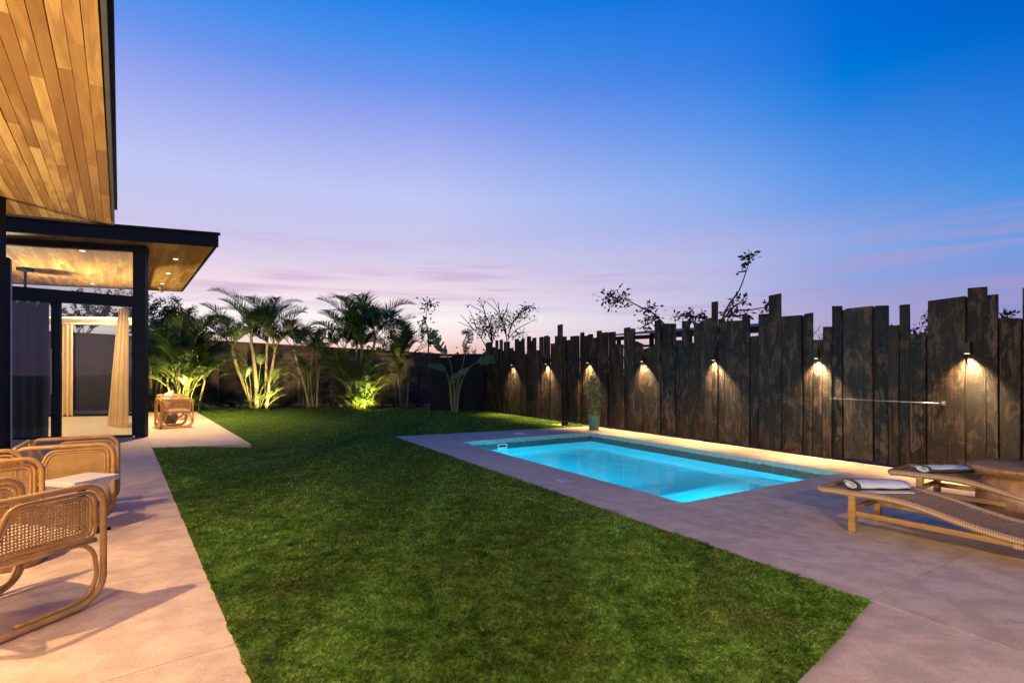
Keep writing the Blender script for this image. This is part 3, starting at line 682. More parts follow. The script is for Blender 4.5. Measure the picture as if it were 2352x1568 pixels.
# dark gate
gate = empty('metal_gate', (-2.1, 18.75, 0), 0, 'black sheet metal gate panel closing the corner by the fence', 'gate')
gl, gr = (988-HX)/F*18.75+2.1, (1116-HX)/F*18.75+2.1; gs = (1041-HX)/F*18.75+2.1
mb = MB(); mb.box(((gs+gr)/2, 0, 1.04), (gr-gs-.02, .05, 2.08)); mb.build('fixed_panel', M_gate, gate, bevel=.004)
mb = MB(); mb.box(((gl+gs)/2, .04, .99), (gs-gl-.02, .04, 1.96)); mb.build('door_leaf', M_gate, gate, bevel=.004)
mb = MB(); mb.box((gs, 0, 1.03), (.05, .09, 2.06)); mb.build('post', M_gate, gate)
mb = MB(); mb.box(((gl+gs)/2, .02, 2.03), (gs-gl-.06, .07, .09)); mb.build('lintel', M_gate, gate)
mb = MB(); mb.box((gl+.1, -.02, 1.05), (.03, .05, .12)); mb.build('handle', M_dark, gate)

# ================================================================== HOUSE
house = empty('house', (-9.0, 11.0, 0), 0, 'flat roofed timber and glass house with lit wooden soffits', 'house')
HO = Vector((-9.0, 11.0, 0))
def hl_(p): return (p[0]-HO.x, p[1]-HO.y)
ang_q = math.atan2(QD.y, QD.x)
def soffit(r_hi, r_lo, pitch, qs_fn, qe_fn, z, parent, lens, seed):
    g = random.Random(seed); r = r_hi; n = 0
    while r > r_lo:
        rc = r-pitch/2; q = qs_fn(rc); qe = qe_fn(rc)-.01; first = True
        while q < qe-.02:
            L = g.uniform(*lens)*(g.uniform(.3, 1) if first else 1); first = False
            if qe-(q+L) < .25: L = qe-q
            c = QR(q+L/2, rc); c = hl_(c); dz = g.uniform(-.0015, .0015)
            mb = MB(); mb.box((0, 0, 0), (L-.0015, pitch-.0028, .018)); mb.build('soffit_board', M_teak, parent, (c[0], c[1], z+.009+dz), (0, 0, ang_q), bevel=.0015)
            q += L; n += 1
        r -= pitch
    return n
# near roof over the patio
ZU = 3.1
nr = MB()
re_, q_end = -.08, 7.46
def qend_u(r): return 7.46+(re_-r)*.22
cn = [QR(-5.2, re_+.005), QR(qend_u(re_)+.005, re_+.005), QR(qend_u(-3.9)+.03, -3.9), QR(-5.2, -3.9)]
nr.prism([hl_(p) for p in cn], ZU+.03, ZU+.22); near_roof = nr.build('near_roof', M_dark, house)
bk = MB(); bk.prism([hl_(p) for p in (QR(-5.1, re_-.01), QR(qend_u(re_)-.01, re_-.01), QR(qend_u(-3.8)-.01, -3.8), QR(-5.1, -3.8))], ZU+.019, ZU+.028); bk.build('soffit_backing', M_backing, near_roof)
n1 = soffit(re_, -2.72, .067, lambda r: -1.6, qend_u, ZU, near_roof, (.8, 2.1), 21)
fs = MB(); a, b = QR(-5.2, re_+.018), QR(qend_u(re_)+.02, re_+.018); a, b = hl_(a), hl_(b)
fs.bar((a[0], a[1], ZU+.06), (b[0], b[1], ZU+.06), .022, .13); fs.build('fascia', simple('grey_fascia', (.05, .05, .045), (.08, .078, .07), 6, .5), near_roof)
fs = MB(); a, b = hl_(QR(-5.2, re_+.040)), hl_(QR(qend_u(re_)-.30, re_+.040)); fs.bar((a[0], a[1], ZU+.16), (b[0], b[1], ZU+.16), .03, .13); fs.build('gutter', M_dark, near_roof)
fs = MB(); a, b = hl_(QR(qend_u(re_)+.015, re_)), hl_(QR(qend_u(-3.9)+.015, -3.9)); fs.bar((a[0], a[1], ZU+.02), (b[0], b[1], ZU+.02), .03, .07); fs.build('end_trim', M_backing, near_roof)
# near corner post and sliding door edge
c = P(0, 700, 4.95); cc = hl_(c); mb = MB(); mb.box((cc[0]-.01, cc[1], ZU/2), (.06, .08, ZU)); mb.build('corner_post', M_dark, house)
dl = MB(); c2 = P(7.5, 700, 5.05); c2 = hl_(c2); dl.box((c2[0], c2[1]+.03, 1.27), (.035, .05, 2.54)); door = dl.build('sliding_door', M_dark, house)
dl = MB(); c3 = P(17, 700, 5.1); c3 = hl_(c3); dl.box((c3[0], c3[1]+.02, 1.265), (.036, .02, 2.53)); dl.build('door_edge', M_lgrey, door)

# pavilion roof
ZL = 4.15
def qf(r): return 12.81+(1.652-r)*.315
def qb(r): return qf(r)+7.75
rl = MB(); pr = [QR(qf(1.66)-.05, 1.67), QR(qb(1.66)+.03, 1.67), QR(qb(-4.2)+.03, -4.2), QR(qf(-4.2)-.05, -4.2)]
rl.prism([hl_(p) for p in pr], ZL+.03, ZL+.25); proof = rl.build('pavilion_roof', M_dark, house)
bk = MB(); bk.prism([hl_(p) for p in (QR(qf(1.6)+.01, 1.6), QR(qb(1.6)-.01, 1.6), QR(qb(-4.1)-.01, -4.1), QR(qf(-4.1)+.01, -4.1))], ZL+.019, ZL+.028); bk.build('soffit_backing', M_backing, proof)
n2 = soffit(1.63, -3.4, .106, qf, qb, ZL, proof, (.9, 2.3), 22)
def edge(name, pa, pb, z0, z1, w, m, parent, out=0):
    mb = MB(); a, b = hl_(pa), hl_(pb); mb.bar((a[0], a[1], (z0+z1)/2), (b[0], b[1], (z0+z1)/2), w, z1-z0); return mb.build(name, m, parent)
edge('front_fascia', QR(qf(1.70)-.035, 1.70), QR(qf(-4.2)-.035, -4.2), ZL-.025, ZL+.235, .035, M_dark, proof)
edge('front_cap', QR(qf(1.73)-.06, 1.73), QR(qf(-4.2)-.06, -4.2), ZL+.237, ZL+.285, .09, M_dark, proof)
edge('side_fascia', QR(qf(1.66), 1.668), QR(qb(1.66)+.03, 1.668), ZL-.015, ZL+.235, .03, M_dark, proof)
edge('rear_fascia', QR(qb(1.66)+.02, 1.65), QR(qb(-4.2)+.02, -4.2), ZL-.02, ZL+.2, .03, M_dark, proof)
# pavilion glazing
def WP(s, d=0.0):  # along the front wall from the corner post, d = depth behind
    p = W0+WD*s+Vector((.259, -.966))*(-d); return (p.x-HO.x, p.y-HO.y)
rotw = math.atan2(WD.y, WD.x)
def wbox(name, s0, s1, z0, z1, th, m, d=0.0, parent=house):
    mb = MB(); c = WP((s0+s1)/2, d); mb.box((c[0], c[1], (z0+z1)/2), (abs(s1-s0), th, z1-z0), Matrix.Rotation(rotw, 3, 'Z')); return mb.build(name, m, parent, bevel=.003)
wbox('corner_post', -.0, .19, 0, 4.135, .17, M_dark)
wbox('top_beam', .19, 5.6, 4.0, 4.135, .14, M_dark)
mbm = MB()                                 # the tapering transom beam
z_r0, z_r1, z_l0, z_l1 = 2.80, 3.03, 3.03, 3.36
pts = []
for d in (-.08, .08):
    for s, z in ((.19, z_r0), (.19, z_r1), (5.6, z_l1), (5.6, z_l0)): c = WP(s, d); pts.append((c[0], c[1], z))
mbm.v = pts; mbm.f = [(0, 1, 2, 3), (7, 6, 5, 4), (0, 4, 5, 1), (1, 5, 6, 2), (2, 6, 7, 3), (3, 7, 4, 0)]; mbm.m = [0]*6
mbm.build('transom_beam', M_dark, house)
cw = wbox('clerestory_window', .19, .25, 3.03, 4.0, .07, M_dark)
wbox('pane', .25, 5.6, 3.02, 4.0, .01, M_glass, .02, cw)
dw = wbox('glass_door', .19, .27, .03, 2.80, .06, M_dark)
wbox('pane', .27, 1.56, .055, 2.86, .01, M_glass, .0, dw)
wbox('bottom_rail', .27, 1.56, .01, .055, .07, M_dark, 0, dw); wbox('stile', 1.56, 1.66, .01, 2.86, .07, M_dark, 0, dw)
dw2 = wbox('glass_door', 1.66, 1.76, .01, 2.9, .06, M_dark, .07)
wbox('pane', 1.76, 5.6, .06, 3.1, .01, M_glass, .07, dw2); wbox('bottom_rail', 1.76, 5.6, .01, .06, .07, M_dark, .07, dw2)
wbox('handle', 1.70, 1.73, .95, 1.9, .03, M_steel, -.03, dw2)
# interior floor, rear glazing, side glazing
fl = MB(); lw = W0+WD*5.6; lb = Vector((-17.6, 15.6)); fl.prism([hl_(p) for p in ((W0.x, W0.y), (lw.x, lw.y), (lb.x, lb.y), (R0.x, R0.y))], -.1, .008); fl.build('interior_floor', M_floor, house)
RDv = (lb-R0).normalized(); rotr = math.atan2(RDv.y, RDv.x)
def rbox(name, s0, s1, z0, z1, th, m, parent=house, d=0.0):
    mb = MB(); p = R0+RDv*((s0+s1)/2)+Vector((RDv.y, -RDv.x))*d; mb.box((p.x-HO.x, p.y-HO.y, (z0+z1)/2), (abs(s1-s0), th, z1-z0), Matrix.Rotation(rotr, 3, 'Z')); return mb.build(name, m, parent)
rw = rbox('rear_window', 0, .12, 0, 4.12, .12, M_dark); rbox('bottom_rail', .12, 5.6, 0, .09, .08, M_dark, rw); rbox('header', .12, 5.6, 2.92, 3.16, .14, M_floor, rw)
rbox('mullion', 2.35, 2.43, 0, 2.92, .07, M_dark, rw); rbox('pane', .12, 5.6, .09, 2.92, .01, M_glass, rw); rbox('pane', .12, 5.6, 3.16, 4.12, .01, M_glass, rw)
rbox('light_track', .2, 3.6, 3.10, 3.135, .03, M_strip, rw, .1); rbox('light_track', .2, 3.6, 3.10, 3.135, .03, M_strip, rw, -.1)
sb = MB(); a = hl_(W0+QD*.2); b = hl_(R0); sb.bar((a[0], a[1], 4.06), (b[0], b[1], 4.06), .1, .13); sw = sb.build('side_beam', M_dark, house)
sb = MB(); sb.bar((a[0], a[1], 2.9), (b[0], b[1], 2.9), .08, .14); sb.build('side_transom', M_dark, sw)
sb = MB(); sb.bar((a[0], a[1], 1.45), (b[0], b[1], 1.45), .01, 2.7); sb.build('pane', M_glass, sw)
sb = MB(); sb.bar((a[0], a[1], 3.5), (b[0], b[1], 3.5), .01, 1.0); sb.build('pane', M_glass, sw)
lwm = MB(); a = hl_(lw+WD*.1); b = hl_(lb+WD*.1); lwm.bar((a[0], a[1], 2.05), (b[0], b[1], 2.05), .15, 4.1); lwm.build('left_wall', simple('interior_plaster', (.5, .45, .38), (.56, .5, .43), 3, .9), house)

def curtain(name, pts, z_top, z_bot, waves, amp, mat, label, w_top=1.0, group=None, seed=0):
    """hanging cloth between plan points pts[0]->pts[1]; gathers at the top by w_top"""
    g = random.Random(seed); a, b = Vector(pts[0]), Vector(pts[1]); c0 = Vector(((a.x+b.x)/2, (a.y+b.y)/2, 0)); d = (b-a); L = d.length; d.normalize(); n = Vector((-d.y, d.x))
    mb = MB(); NX, NZ = waves*8, 8; ph = [g.uniform(-.5, .5) for _ in range(waves+1)]
    for side in (0, 1):
        for j in range(NZ+1):
            t = j/NZ; wk = w_top+(1-w_top)*(1-t)**.8
            for i in range(NX+1):
                u = i/NX; w_ = math.sin(u*waves*2*math.pi+ph[int(u*waves)]*.6+.25*t)*amp*(1+.25*math.sin(u*17+seed))*(.55+.45*(1-t))
                s = (u-.5)*L*wk if w_top >= 1 else (L/2-(1-u)*L*wk)
                p = d*s+n*(w_+side*.006); mb.v.append((p.x, p.y, z_bot+(z_top-z_bot)*t))
    K = (NX+1)*(NZ+1)
    for side in (0, 1):
        for j in range(NZ):
            for i in range(NX):
                q = [side*K+j*(NX+1)+i, side*K+j*(NX+1)+i+1, side*K+(j+1)*(NX+1)+i+1, side*K+(j+1)*(NX+1)+i]
                mb.f.append(tuple(q if side == 0 else q[::-1])); mb.m.append(0)
    o = mb.build(name, mat, None, (c0.x, c0.y, 0), smooth=True); return tag(o, label, 'curtain', group)
curtain('curtain', ((-10.42, 13.2), (-9.72, 12.95)), 3.02, .03, 6, .07, M_curt, 'beige linen curtain drawn back beside the corner post, wider at the hem', .42, None, 1)
curtain('curtain', ((-14.35, 16.15), (-13.85, 16.12)), 2.92, .03, 4, .05, M_curt, 'narrow beige linen curtain at the left of the rear opening', 1.0, None, 2)
pa, pb = W0+WD*1.95+Vector((-.259, .966))*.35, W0+WD*4.6+Vector((-.259, .966))*.35
curtain('curtain', (tuple(pb), tuple(pa)), 2.96, .03, 15, .09, M_gcurt, 'dark grey curtain hanging behind the left front glass of the house', 1.0, None, 3)
ct = MB(); pa2 = pa+WD*1.0; ct.bar((pa2.x, pa2.y, 2.99), (pb.x, pb.y, 2.99), .05, .035); tag(ct.build('curtain_track', M_lgrey), 'pale curtain track above the dark grey curtain', 'curtain track')
# ceiling lamps
def clamp_(p, label, e, zc, grp, size=105, tilt=(0, 0), inner=False):
    L = empty('ceiling_lamp', (p[0], p[1], zc), 0, label, 'ceiling lamp', grp)
    mb = MB(); mb.lathe([(.072, -.002), (.074, -.009), (.060, -.009), (.058, .004)], 22, caps=False); mb.build('trim_ring', M_dark, L)
    mb = MB(); mb.lathe([(.056, -.0055), (.056, -.003)], 18); mb.build('lens', M_lampin, L)
    spot('lamp_light', (0, 0, -.015), (tilt[0], tilt[1], -1), e*6, WARM, size, .7, .035, L)
grp2 = 'recessed lamps in the pavilion ceiling'
for (x, y, lab, e) in ((189.4, 575.6, 'recessed ceiling lamp just behind the front clerestory glass', 190), (211.9, 651.4, 'recessed ceiling lamp deep inside the pavilion near its rear window', 190),
                       (403.2, 594.4, 'recessed soffit lamp outside the pavilion, nearest the front corner', 165), (386.3, 627.4, 'middle recessed soffit lamp on the outer eave of the pavilion', 165), (373.2, 651.4, 'recessed soffit lamp at the rear of the outer eave', 165)):
    p = G(x, y, ZL) if False else Vector(((x-HX)/F*(F*(ZL-CAM_H)/(HY-y)), F*(ZL-CAM_H)/(HY-y), ZL)); clamp_(p, lab, e, ZL, grp2)
for i, (q, r) in enumerate(((-.9, -1.75), (1.6, -1.75), (4.15, -1.75), (7.1, -1.85))):
    x, y = QR(q, r); clamp_((x, y), ['recessed soffit lamp in the near roof above and behind the camera', 'recessed soffit lamp in the near roof just left of the picture', 'recessed soffit lamp in the near roof above the rattan chairs', 'recessed soffit lamp at the far end of the near roof'][i], (30, 58, 105, 30)[i], ZU, 'recessed lamps in the near roof', 130)
# unseen lamps added in house and pavilion as warm fill for soffits and deck
for i, (q, r) in enumerate(((1.0, -4.6), (4.6, -4.3), (18.2, -2.4))):
    x, y = QR(q, r); L = empty('floor_lamp', (x, y, 0), 0, ['floor lamp with a round shade inside the near house, left of the picture', 'second floor lamp with a round shade inside the near house by its end wall', 'floor lamp with a round shade inside the pavilion, behind the grey curtain'][i], 'floor lamp', 'floor lamps inside the near house')
    mb = MB(); mb.lathe([(.16, 0), (.16, .02), (.015, .03), (.012, 1.45), (.004, 1.46)], 16); mb.build('stand', M_dark, L)
    mb = MB(); mb.lathe([(.1, 1.46), (.2, 1.56), (.22, 1.68), (.14, 1.80)], 20); mb.build('shade', emis('lamp_shade', (1.0, .74, .42), 4), L, smooth=True)
    spot('lamp_light', (0, 0, 1.92), (RD.x*1.9, RD.y*1.9, 3.1), (2000, 2000, 2100)[i], (1.0, .84, .50), (100, 100, 140)[i], (.5, .5, 1.0)[i], .15, L)
    point('lamp_light', (0, 0, 1.95), (430, 430, 300)[i], (1.0, .76, .46), .12, L)
for i, (q, r) in enumerate(((-3.2, -.9), (-4.6, -.9))):  # unseen soffit lamps added behind the camera to warm and brighten the deck
    x, y = QR(q, r); clamp_((x, y), ['recessed soffit lamp near the open edge of the roof behind the camera', 'last recessed soffit lamp at the end of the roof behind the camera'][i], 225, ZU, 'recessed lamps in the near roof', 150, (.75, .45))
# pendant and camera
y_ = F*(ZL-CAM_H)/(HY-615); x_ = (58-HX)/F*y_
pn = empty('pendant_lamp', (x_, y_, ZL), 0, 'dark rod pendant lamp hanging from the pavilion ceiling', 'pendant lamp')
mb = MB(); mb.box((0, 0, -.045), (.26, .26, .09)); mb.build('canopy', M_dark, pn, bevel=.01); mb = MB(); mb.tube([(0, 0, -.09), (0, 0, -.95)], .03, 10); mb.build('rod', M_dark, pn); mb = MB(); mb.lathe([(.04, -.92), (.2, -1.05), (.26, -1.2), (.24, -1.2), (.05, -.97)], 20); mb.build('lamp_shade', M_dark, pn, smooth=True)
y_ = 16.6; x_ = (368-HX)/F*y_
cm = empty('security_camera', (x_, y_, ZL-.005), 0, 'small grey security camera under the rear eave', 'camera')
mb = MB(); mb.lathe([(.05, -.03), (.05, 0)], 14); mb.build('base', M_lgrey, cm); mb = MB(); mb.tube([(0, 0, -.03), (0, 0, -.1)], .014, 8); mb.tube([(-.1, -.03, -.13), (.08, .02, -.12)], .035, 12); mb.build('body', M_lgrey, cm, smooth=True)

# ================================================================== RATTAN CHAIRS
def in_span(poly, axis, val):
    xs = []
    n = len(poly)
    for i in range(n):
        a, b = poly[i], poly[(i+1) % n]
        if (a[axis] > val) != (b[axis] > val):
            t = (val-a[axis])/(b[axis]-a[axis]); xs.append(a[1-axis]+t*(b[1-axis]-a[1-axis]))
    return (min(xs), max(xs)) if len(xs) >= 2 else None
def cane_panel(poly, xpos, pitch=.0165, w=.0085):
    mb = MB(); ys = [p[0] for p in poly]; zs = [p[1] for p in poly]
    y = min(ys)+pitch*.5; k = 0
    while y < max(ys):
        s = in_span(poly, 0, y)
        if s: mb.box((xpos+(.0015 if k % 2 else -.0015), y, (s[0]+s[1])/2), (.002, w, s[1]-s[0]))
        y += pitch; k += 1
    z = min(zs)+pitch*.5
    while z < max(zs):
        s = in_span(poly, 1, z)
        if s: mb.box((xpos, (s[0]+s[1])/2, z), (.002, s[1]-s[0], w))
        z += pitch
    # diagonals of the six-way weave
    for sg in (1, -1):
        c = min(ys)-1; 
        while c < max(ys)+1:
            pts = []
            n = len(poly)
            for i in range(n):
                a, b = poly[i], poly[(i+1) % n]; fa = a[0]-sg*a[1]-c; fb = b[0]-sg*b[1]-c
                if (fa > 0) != (fb > 0): t = fa/(fa-fb); pts.append((a[0]+t*(b[0]-a[0]), a[1]+t*(b[1]-a[1])))
            if len(pts) == 2:
                (y0, z0), (y1, z1) = pts; mb.bar((xpos, y0, z0), (xpos, y1, z1), .0022, .0028)
            c += pitch*2
    return mb
def cane_sheet(path, x0, x1, pitch=.0165, w=.0085):
    """path = list of (y,z); strips along the path and across it"""
    pts = smooth_path([Vector((p[0], p[1], 0)) for p in path], 6); mb = MB(); x = x0+pitch/2
    nrm = []
    for i in range(len(pts)):
        t = (pts[min(i+1, len(pts)-1)]-pts[max(i-1, 0)]).normalized(); nrm.append(Vector((-t.y, t.x, 0)))
    while x < x1:
        for i in range(len(pts)-1):
            a, b = pts[i], pts[i+1]; mb.face([(x-w/2, a.x, a.y), (x+w/2, a.x, a.y), (x+w/2, b.x, b.y), (x-w/2, b.x, b.y)])
        x += pitch
    s = 0; acc = pitch/2
    for i in range(len(pts)-1):
        a, b = pts[i], pts[i+1]; L = (b-a).length; d = (b-a)/L
        while acc < L:
            p = a+d*acc; q = p+d*w; e = nrm[i]*.0015; mb.face([(x0, p.x+e.x, p.y+e.y), (x1, p.x+e.x, p.y+e.y), (x1, q.x+e.x, q.y+e.y), (x0, q.x+e.x, q.y+e.y)]); acc += pitch
        acc -= L
    return mb
HW, HD, HT = .36, .34, .725
def make_chair(cushions=True):
    t = empty('rattan_armchair')
    for sx in (-1, 1):
        lp = rrect(-HD, HD, .02, HT, (.10, .15, .11, .07), 7); mb = MB(); mb.tube([(sx*HW, y, z) for y, z in lp], .019, 10, True); mb.build('side_loop', M_rattan, t, smooth=True)
        pan = round_poly([(-.235, .405), (.30, .405), (.30, .685), (-.125, .685)], [.05, .06, .07, .06]); mb = MB(); mb.tube([(sx*(HW-.012), y, z) for y, z in pan], .012, 8, True)
        inner = round_poly([(-.208, .428), (.277, .428), (.277, .662), (-.108, .662)], [.045, .055, .06, .05]); mb.tube([(sx*(HW-.010), y, z) for y, z in inner], .008, 8, True); mb.build('panel_frame', M_rattan, t, smooth=True)
        cane_panel(inner, sx*(HW-.012)).build('cane_panel', M_cane, t)
        mb = MB(); mb.tube(smooth_path([(sx*(HW-.012), .17, .385), (sx*(HW-.012), .235, .375), (sx*(HW-.012), .287, .32), (sx*(HW-.012), .305, .24), (sx*(HW-.012), .305, .16), (sx*(HW-.012), .26, .075), (sx*(HW-.012), .17, .05), (sx*(HW-.012), -.1, .047)], 5), .013, 8); mb.build('leg_brace', M_rattan, t, smooth=True)
        mb = MB(); mb.tube(smooth_path([(sx*(HW-.03), -.325, .69), (sx*(HW-.03), -.255, .56), (sx*(HW-.03), -.215, .42), (sx*(HW-.03), -.23, .28), (sx*(HW-.03), -.325, .06)], 6), .012, 8); mb.build('back_stile', M_rattan, t, smooth=True)
    lp = rrect(-HW, HW, .02, HT, (.08, .08, .07, .07), 6); mb = MB(); mb.tube([(x, -HD-.012, z) for x, z in lp], .017, 10, True); mb.build('back_loop', M_rattan, t, smooth=True)
    
    for y_, z_, r_ in ((.30, .39, .015), (-.21, .39, .013), (-.325, .055, .012)):
        m2 = MB(); m2.tube([(-HW+.01, y_, z_), (HW-.01, y_, z_)], r_, 8); m2.build('cross_rail', M_rattan, t, smooth=True)
    for sx in (-1, 1):
        m2 = MB(); m2.tube([(sx*(HW-.012), -.22, .388), (sx*(HW-.012), .30, .388)], .013, 8); m2.build('seat_rail', M_rattan, t, smooth=True)
    cane_sheet([(-.325, .69), (-.255, .56), (-.215, .42), (-.23, .28), (-.325, .06)], -HW+.035, HW-.035).build('cane_back', M_cane, t)
    cane_sheet([(-.21, .40), (-.05, .395), (.12, .397), (.30, .405)], -HW+.02, HW-.02, .0165, .0115).build('cane_seat', M_cane, t)
    return t
def pad(w, d, h, rx=4):
    """soft cushion"""
    mb = MB(); N = 10
    for k in (1, -1):
        for j in range(N+1):
            for i in range(N+1):
                u, v = i/N*2-1, j/N*2-1; e = (1-abs(u)**5)*(1-abs(v)**5); mb.v.append((u*w/2*(1-.06*(1-abs(v))*abs(u)**4*0), v*d/2, k*h/2*max(e, 0)**.45))
    K = (N+1)**2
    for s in (0, 1):
        for j in range(N):
            for i in range(N):
                q = [s*K+j*(N+1)+i, s*K+j*(N+1)+i+1, s*K+(j+1)*(N+1)+i+1, s*K+(j+1)*(N+1)+i]; mb.f.append(tuple(q if s == 0 else q[::-1])); mb.m.append(0)
    return mb
proto = make_chair()
def face_rot(fx, fy): return math.atan2(-fx, fy)      # chair front is local +y
def place(o, front_right, facing, label, grp):
    """put the front-right foot corner of the chair at a ground point"""
    rz = face_rot(*facing); M = Matrix.Rotation(rz, 3, 'Z'); c = Vector((front_right[0], front_right[1], 0))-M @ Vector((HW, HD, 0))
    o.location = c; o.rotation_euler = (0, 0, rz); tag(o, label, 'armchair', grp); return o
GRP = 'rattan armchairs on the terrace and patio'
ch = [proto]+[copy_tree(proto) for _ in range(4)]
place(ch[0], (-2.50, 3.13), (.28, .96), 'nearest rattan armchair, seen from its side, with cane panel at the bottom left', GRP)
place(ch[1], (-3.73, 4.06), (.60, .80), 'rattan armchair mostly cut off at the left edge, behind the nearest one', GRP)
place(ch[2], (-3.80, 4.88), (.82, .57), 'golden rattan armchair behind the white side table', GRP)
place(ch[3], (-8.17, 13.10), (.72, .69), 'rattan armchair on the far terrace with its back to the corner post', GRP)
place(ch[4], (-9.62, 15.25), (.72, .69), 'rattan armchair behind the other one on the far terrace, holding two cream pillows', GRP)
# seat cushions
for i in (0, 1, 3, 4):
    o = ch[i]; p = o.matrix_basis @ Vector((0, .05, .435)); c_ = pad(.56, .48, .06).build('seat_cushion', M_pil, None, p, o.rotation_euler, smooth=True)
    tag(c_, ['thin cream cushion on the seat of the nearest rattan armchair', 'thin cream cushion on the armchair cut off by the left edge', '', 'thin cream cushion on the far terrace armchair backing the corner post', 'thin cream cushion under the two pillows on the far terrace', 'thin cream cushion on the armchair half hidden by the post'][i], 'cushion', 'seat cushions')
for k, (dx_, rz_, lab) in enumerate(((-.13, .3, 'cream pillow leaning left in the rearmost terrace armchair'), (.14, -.25, 'cream pillow leaning right in the rearmost terrace armchair'))):
    o = ch[4]; p = o.matrix_basis @ Vector((dx_, -.12, .63)); e = Euler((R(68), R(20 if k else -16), o.rotation_euler.z+rz_)); tag(pad(.42, .42, .13).build('pillow', M_pil, None, p, e, smooth=True), lab, 'pillow', 'pillows')
# white side table and stump, clay pot
T0 = Vector((-3.6, 4.6)); tbl = empty('side_table', (-3.735, 4.44, 0), R(-10), 'square white topped side table between the rattan armchairs', 'side table')
mb = MB(); mb.box((0, 0, .468), (.34, .40, .045), taper=None); mb.build('table_top', M_tabletop, tbl, bevel=.004)
mb = MB(); mb.box((0, 0, .012), (.26, .30, .024)); mb.build('foot', M_dark, tbl); mb = MB(); mb.tube([(0, 0, .02), (0, 0, .446)], .03, 12); mb.build('stem', M_dark, tbl, smooth=True)
def stump_mesh(r, h, seed, flare=1.1):
    g = random.Random(seed); ph = [g.uniform(0, 6) for _ in range(4)]
    wob = lambda a, i: 1+.04*math.sin(2*a+ph[0]+i*.15)+.03*math.sin(3*a+ph[1]-i*.1)+.015*math.sin(7*a+ph[2])
    mb = MB(); mb.lathe([(r*flare*.98, 0), (r*flare, .02), (r*1.03, h*.35), (r, h*.7), (r*.96, h-.02), (r*.93, h)], 32, wob=wob); return mb
mb = stump_mesh(.235, .36, 3); tag(mb.build('stump_stool', M_stump, None, (-3.73, 3.74, 0), smooth=True), 'pale tree stump stool under the rattan chairs at the left', 'stool')
pt = G(391, 974.4); mb = MB(); mb.lathe([(.08, 0), (.135, .04), (.18, .14), (.185, .2), (.16, .28), (.11, .33), (.085, .34), (.085, .36), (.07, .36), (.06, .3)], 28); tag(mb.build('clay_pot', M_teal, None, (pt.x, pt.y, 0), smooth=True), 'round dark clay pot on the terrace between the rattan armchairs', 'pot')

# ================================================================== LOUNGERS
LD = Vector((.590, -.807)); LV = Vector((.807, .590))      # along (towards the head), across (away from camera)
SEAT = [(-.235, .337), (-.12, .345), (0, .345), (.18, .352), (.36, .345), (.55, .312), (.75, .262), (.95, .222), (1.15, .205), (1.35, .225), (1.55, .30), (1.72, .42), (1.86, .56), (1.98, .70)]
LWID = .58
def make_lounger():
    t = empty('sun_lounger')
    path = smooth_path([Vector((u, 0, z)) for u, z in SEAT], 5); mb = MB(); n = len(path); th = .05
    NX = 9
    for i, p in enumerate(path):
        for j in range(NX):
            v = -LWID/2+LWID*j/(NX-1); sag = -.022*(1-(2*j/(NX-1)-1)**4)
            mb.v.append((p.x, v, p.z+sag))
    for i in range(n-1):
        for j in range(NX-1): mb.f.append((i*NX+j, (i+1)*NX+j, (i+1)*NX+j+1, i*NX+j+1)); mb.m.append(0)
    o = mb.build('woven_seat', M_weave, t, smooth=True); so_ = o.modifiers.new('thick', 'SOLIDIFY'); so_.thickness = .012
    for s in (-1, 1):
        mb = MB(); mb.tube([(p.x, s*LWID/2, p.z-.012) for p in path], .031, 10); mb.build('woven_edge', M_weave, t, smooth=True)
        mb = MB(); mb.box((0.02, s*(LWID/2-.005), .165), (.058, .058, .33)); mb.build('leg', M_lwood, t, bevel=.008)
        mb = MB(); mb.box((1.55, s*(LWID/2-.005), .10), (.058, .058, .20)); mb.build('leg', M_lwood, t, bevel=.008)
        mb = MB(); mb.box((.93, s*(LWID/2-.005), .168), (1.9, .034, .045)); mb.build('side_rail', M_lwood, t, bevel=.006)
        mb = MB(); mb.box((1.13, s*(LWID/2-.005), .175), (.17, .05, .075)); mb.build('rope_wrap', M_weave, t, bevel=.01)
    mb = MB(); mb.box((-.235, 0, .333), (.05, LWID+.03, .045)); mb.build('end_rail', M_lwood, t, bevel=.01)
    mb = MB(); mb.box((.02, 0, .2), (.03, LWID-.06, .045)); mb.build('cross_rail', M_lwood, t, bevel=.006)
    # individual cords over the seat, seen as ridges
    mb = MB(); tot = 0; step = .0155; acc = 0
    for i in range(n-1):
        a, b = path[i], path[i+1]; L = (b-a).length; d = (b-a)/L
        while acc < L:
            p = a+d*acc; pts = []
            for j in range(7):
                v = -LWID/2+.03+(LWID-.06)*j/6; sag = -.022*(1-(2*(v+LWID/2)/LWID-1)**4); pts.append((p.x, v, p.z+sag+.006))
            mb.tube(pts, .0052, 4, caps=False); acc += step
        acc -= L
    o = mb.build('cords', simple('rope_cord', (.42, .235, .115), (.60, .37, .20), 30, .85), t, smooth=True); o['kind'] = 'stuff'
    return t
lg1 = make_lounger(); lg2 = copy_tree(lg1)
rzL = math.atan2(LD.y, LD.x)
leg1 = Vector((2.985, 4.52)); base1 = leg1+LV*(LWID/2)
lg1.location = (base1.x, base1.y, 0); lg1.rotation_euler = (0, 0, rzL); tag(lg1, 'woven wave shaped sun lounger in front, its towel striped dark along one side', 'sun lounger', 'sun loungers on the pool deck')
base2 = base1+Vector((1.23, .80)); lg2.location = (base2.x, base2.y, 0); lg2.rotation_euler = (0, 0, rzL); tag(lg2, 'woven sun lounger farther back, between the stump table and the fence', 'sun lounger', 'sun loungers on the pool deck')
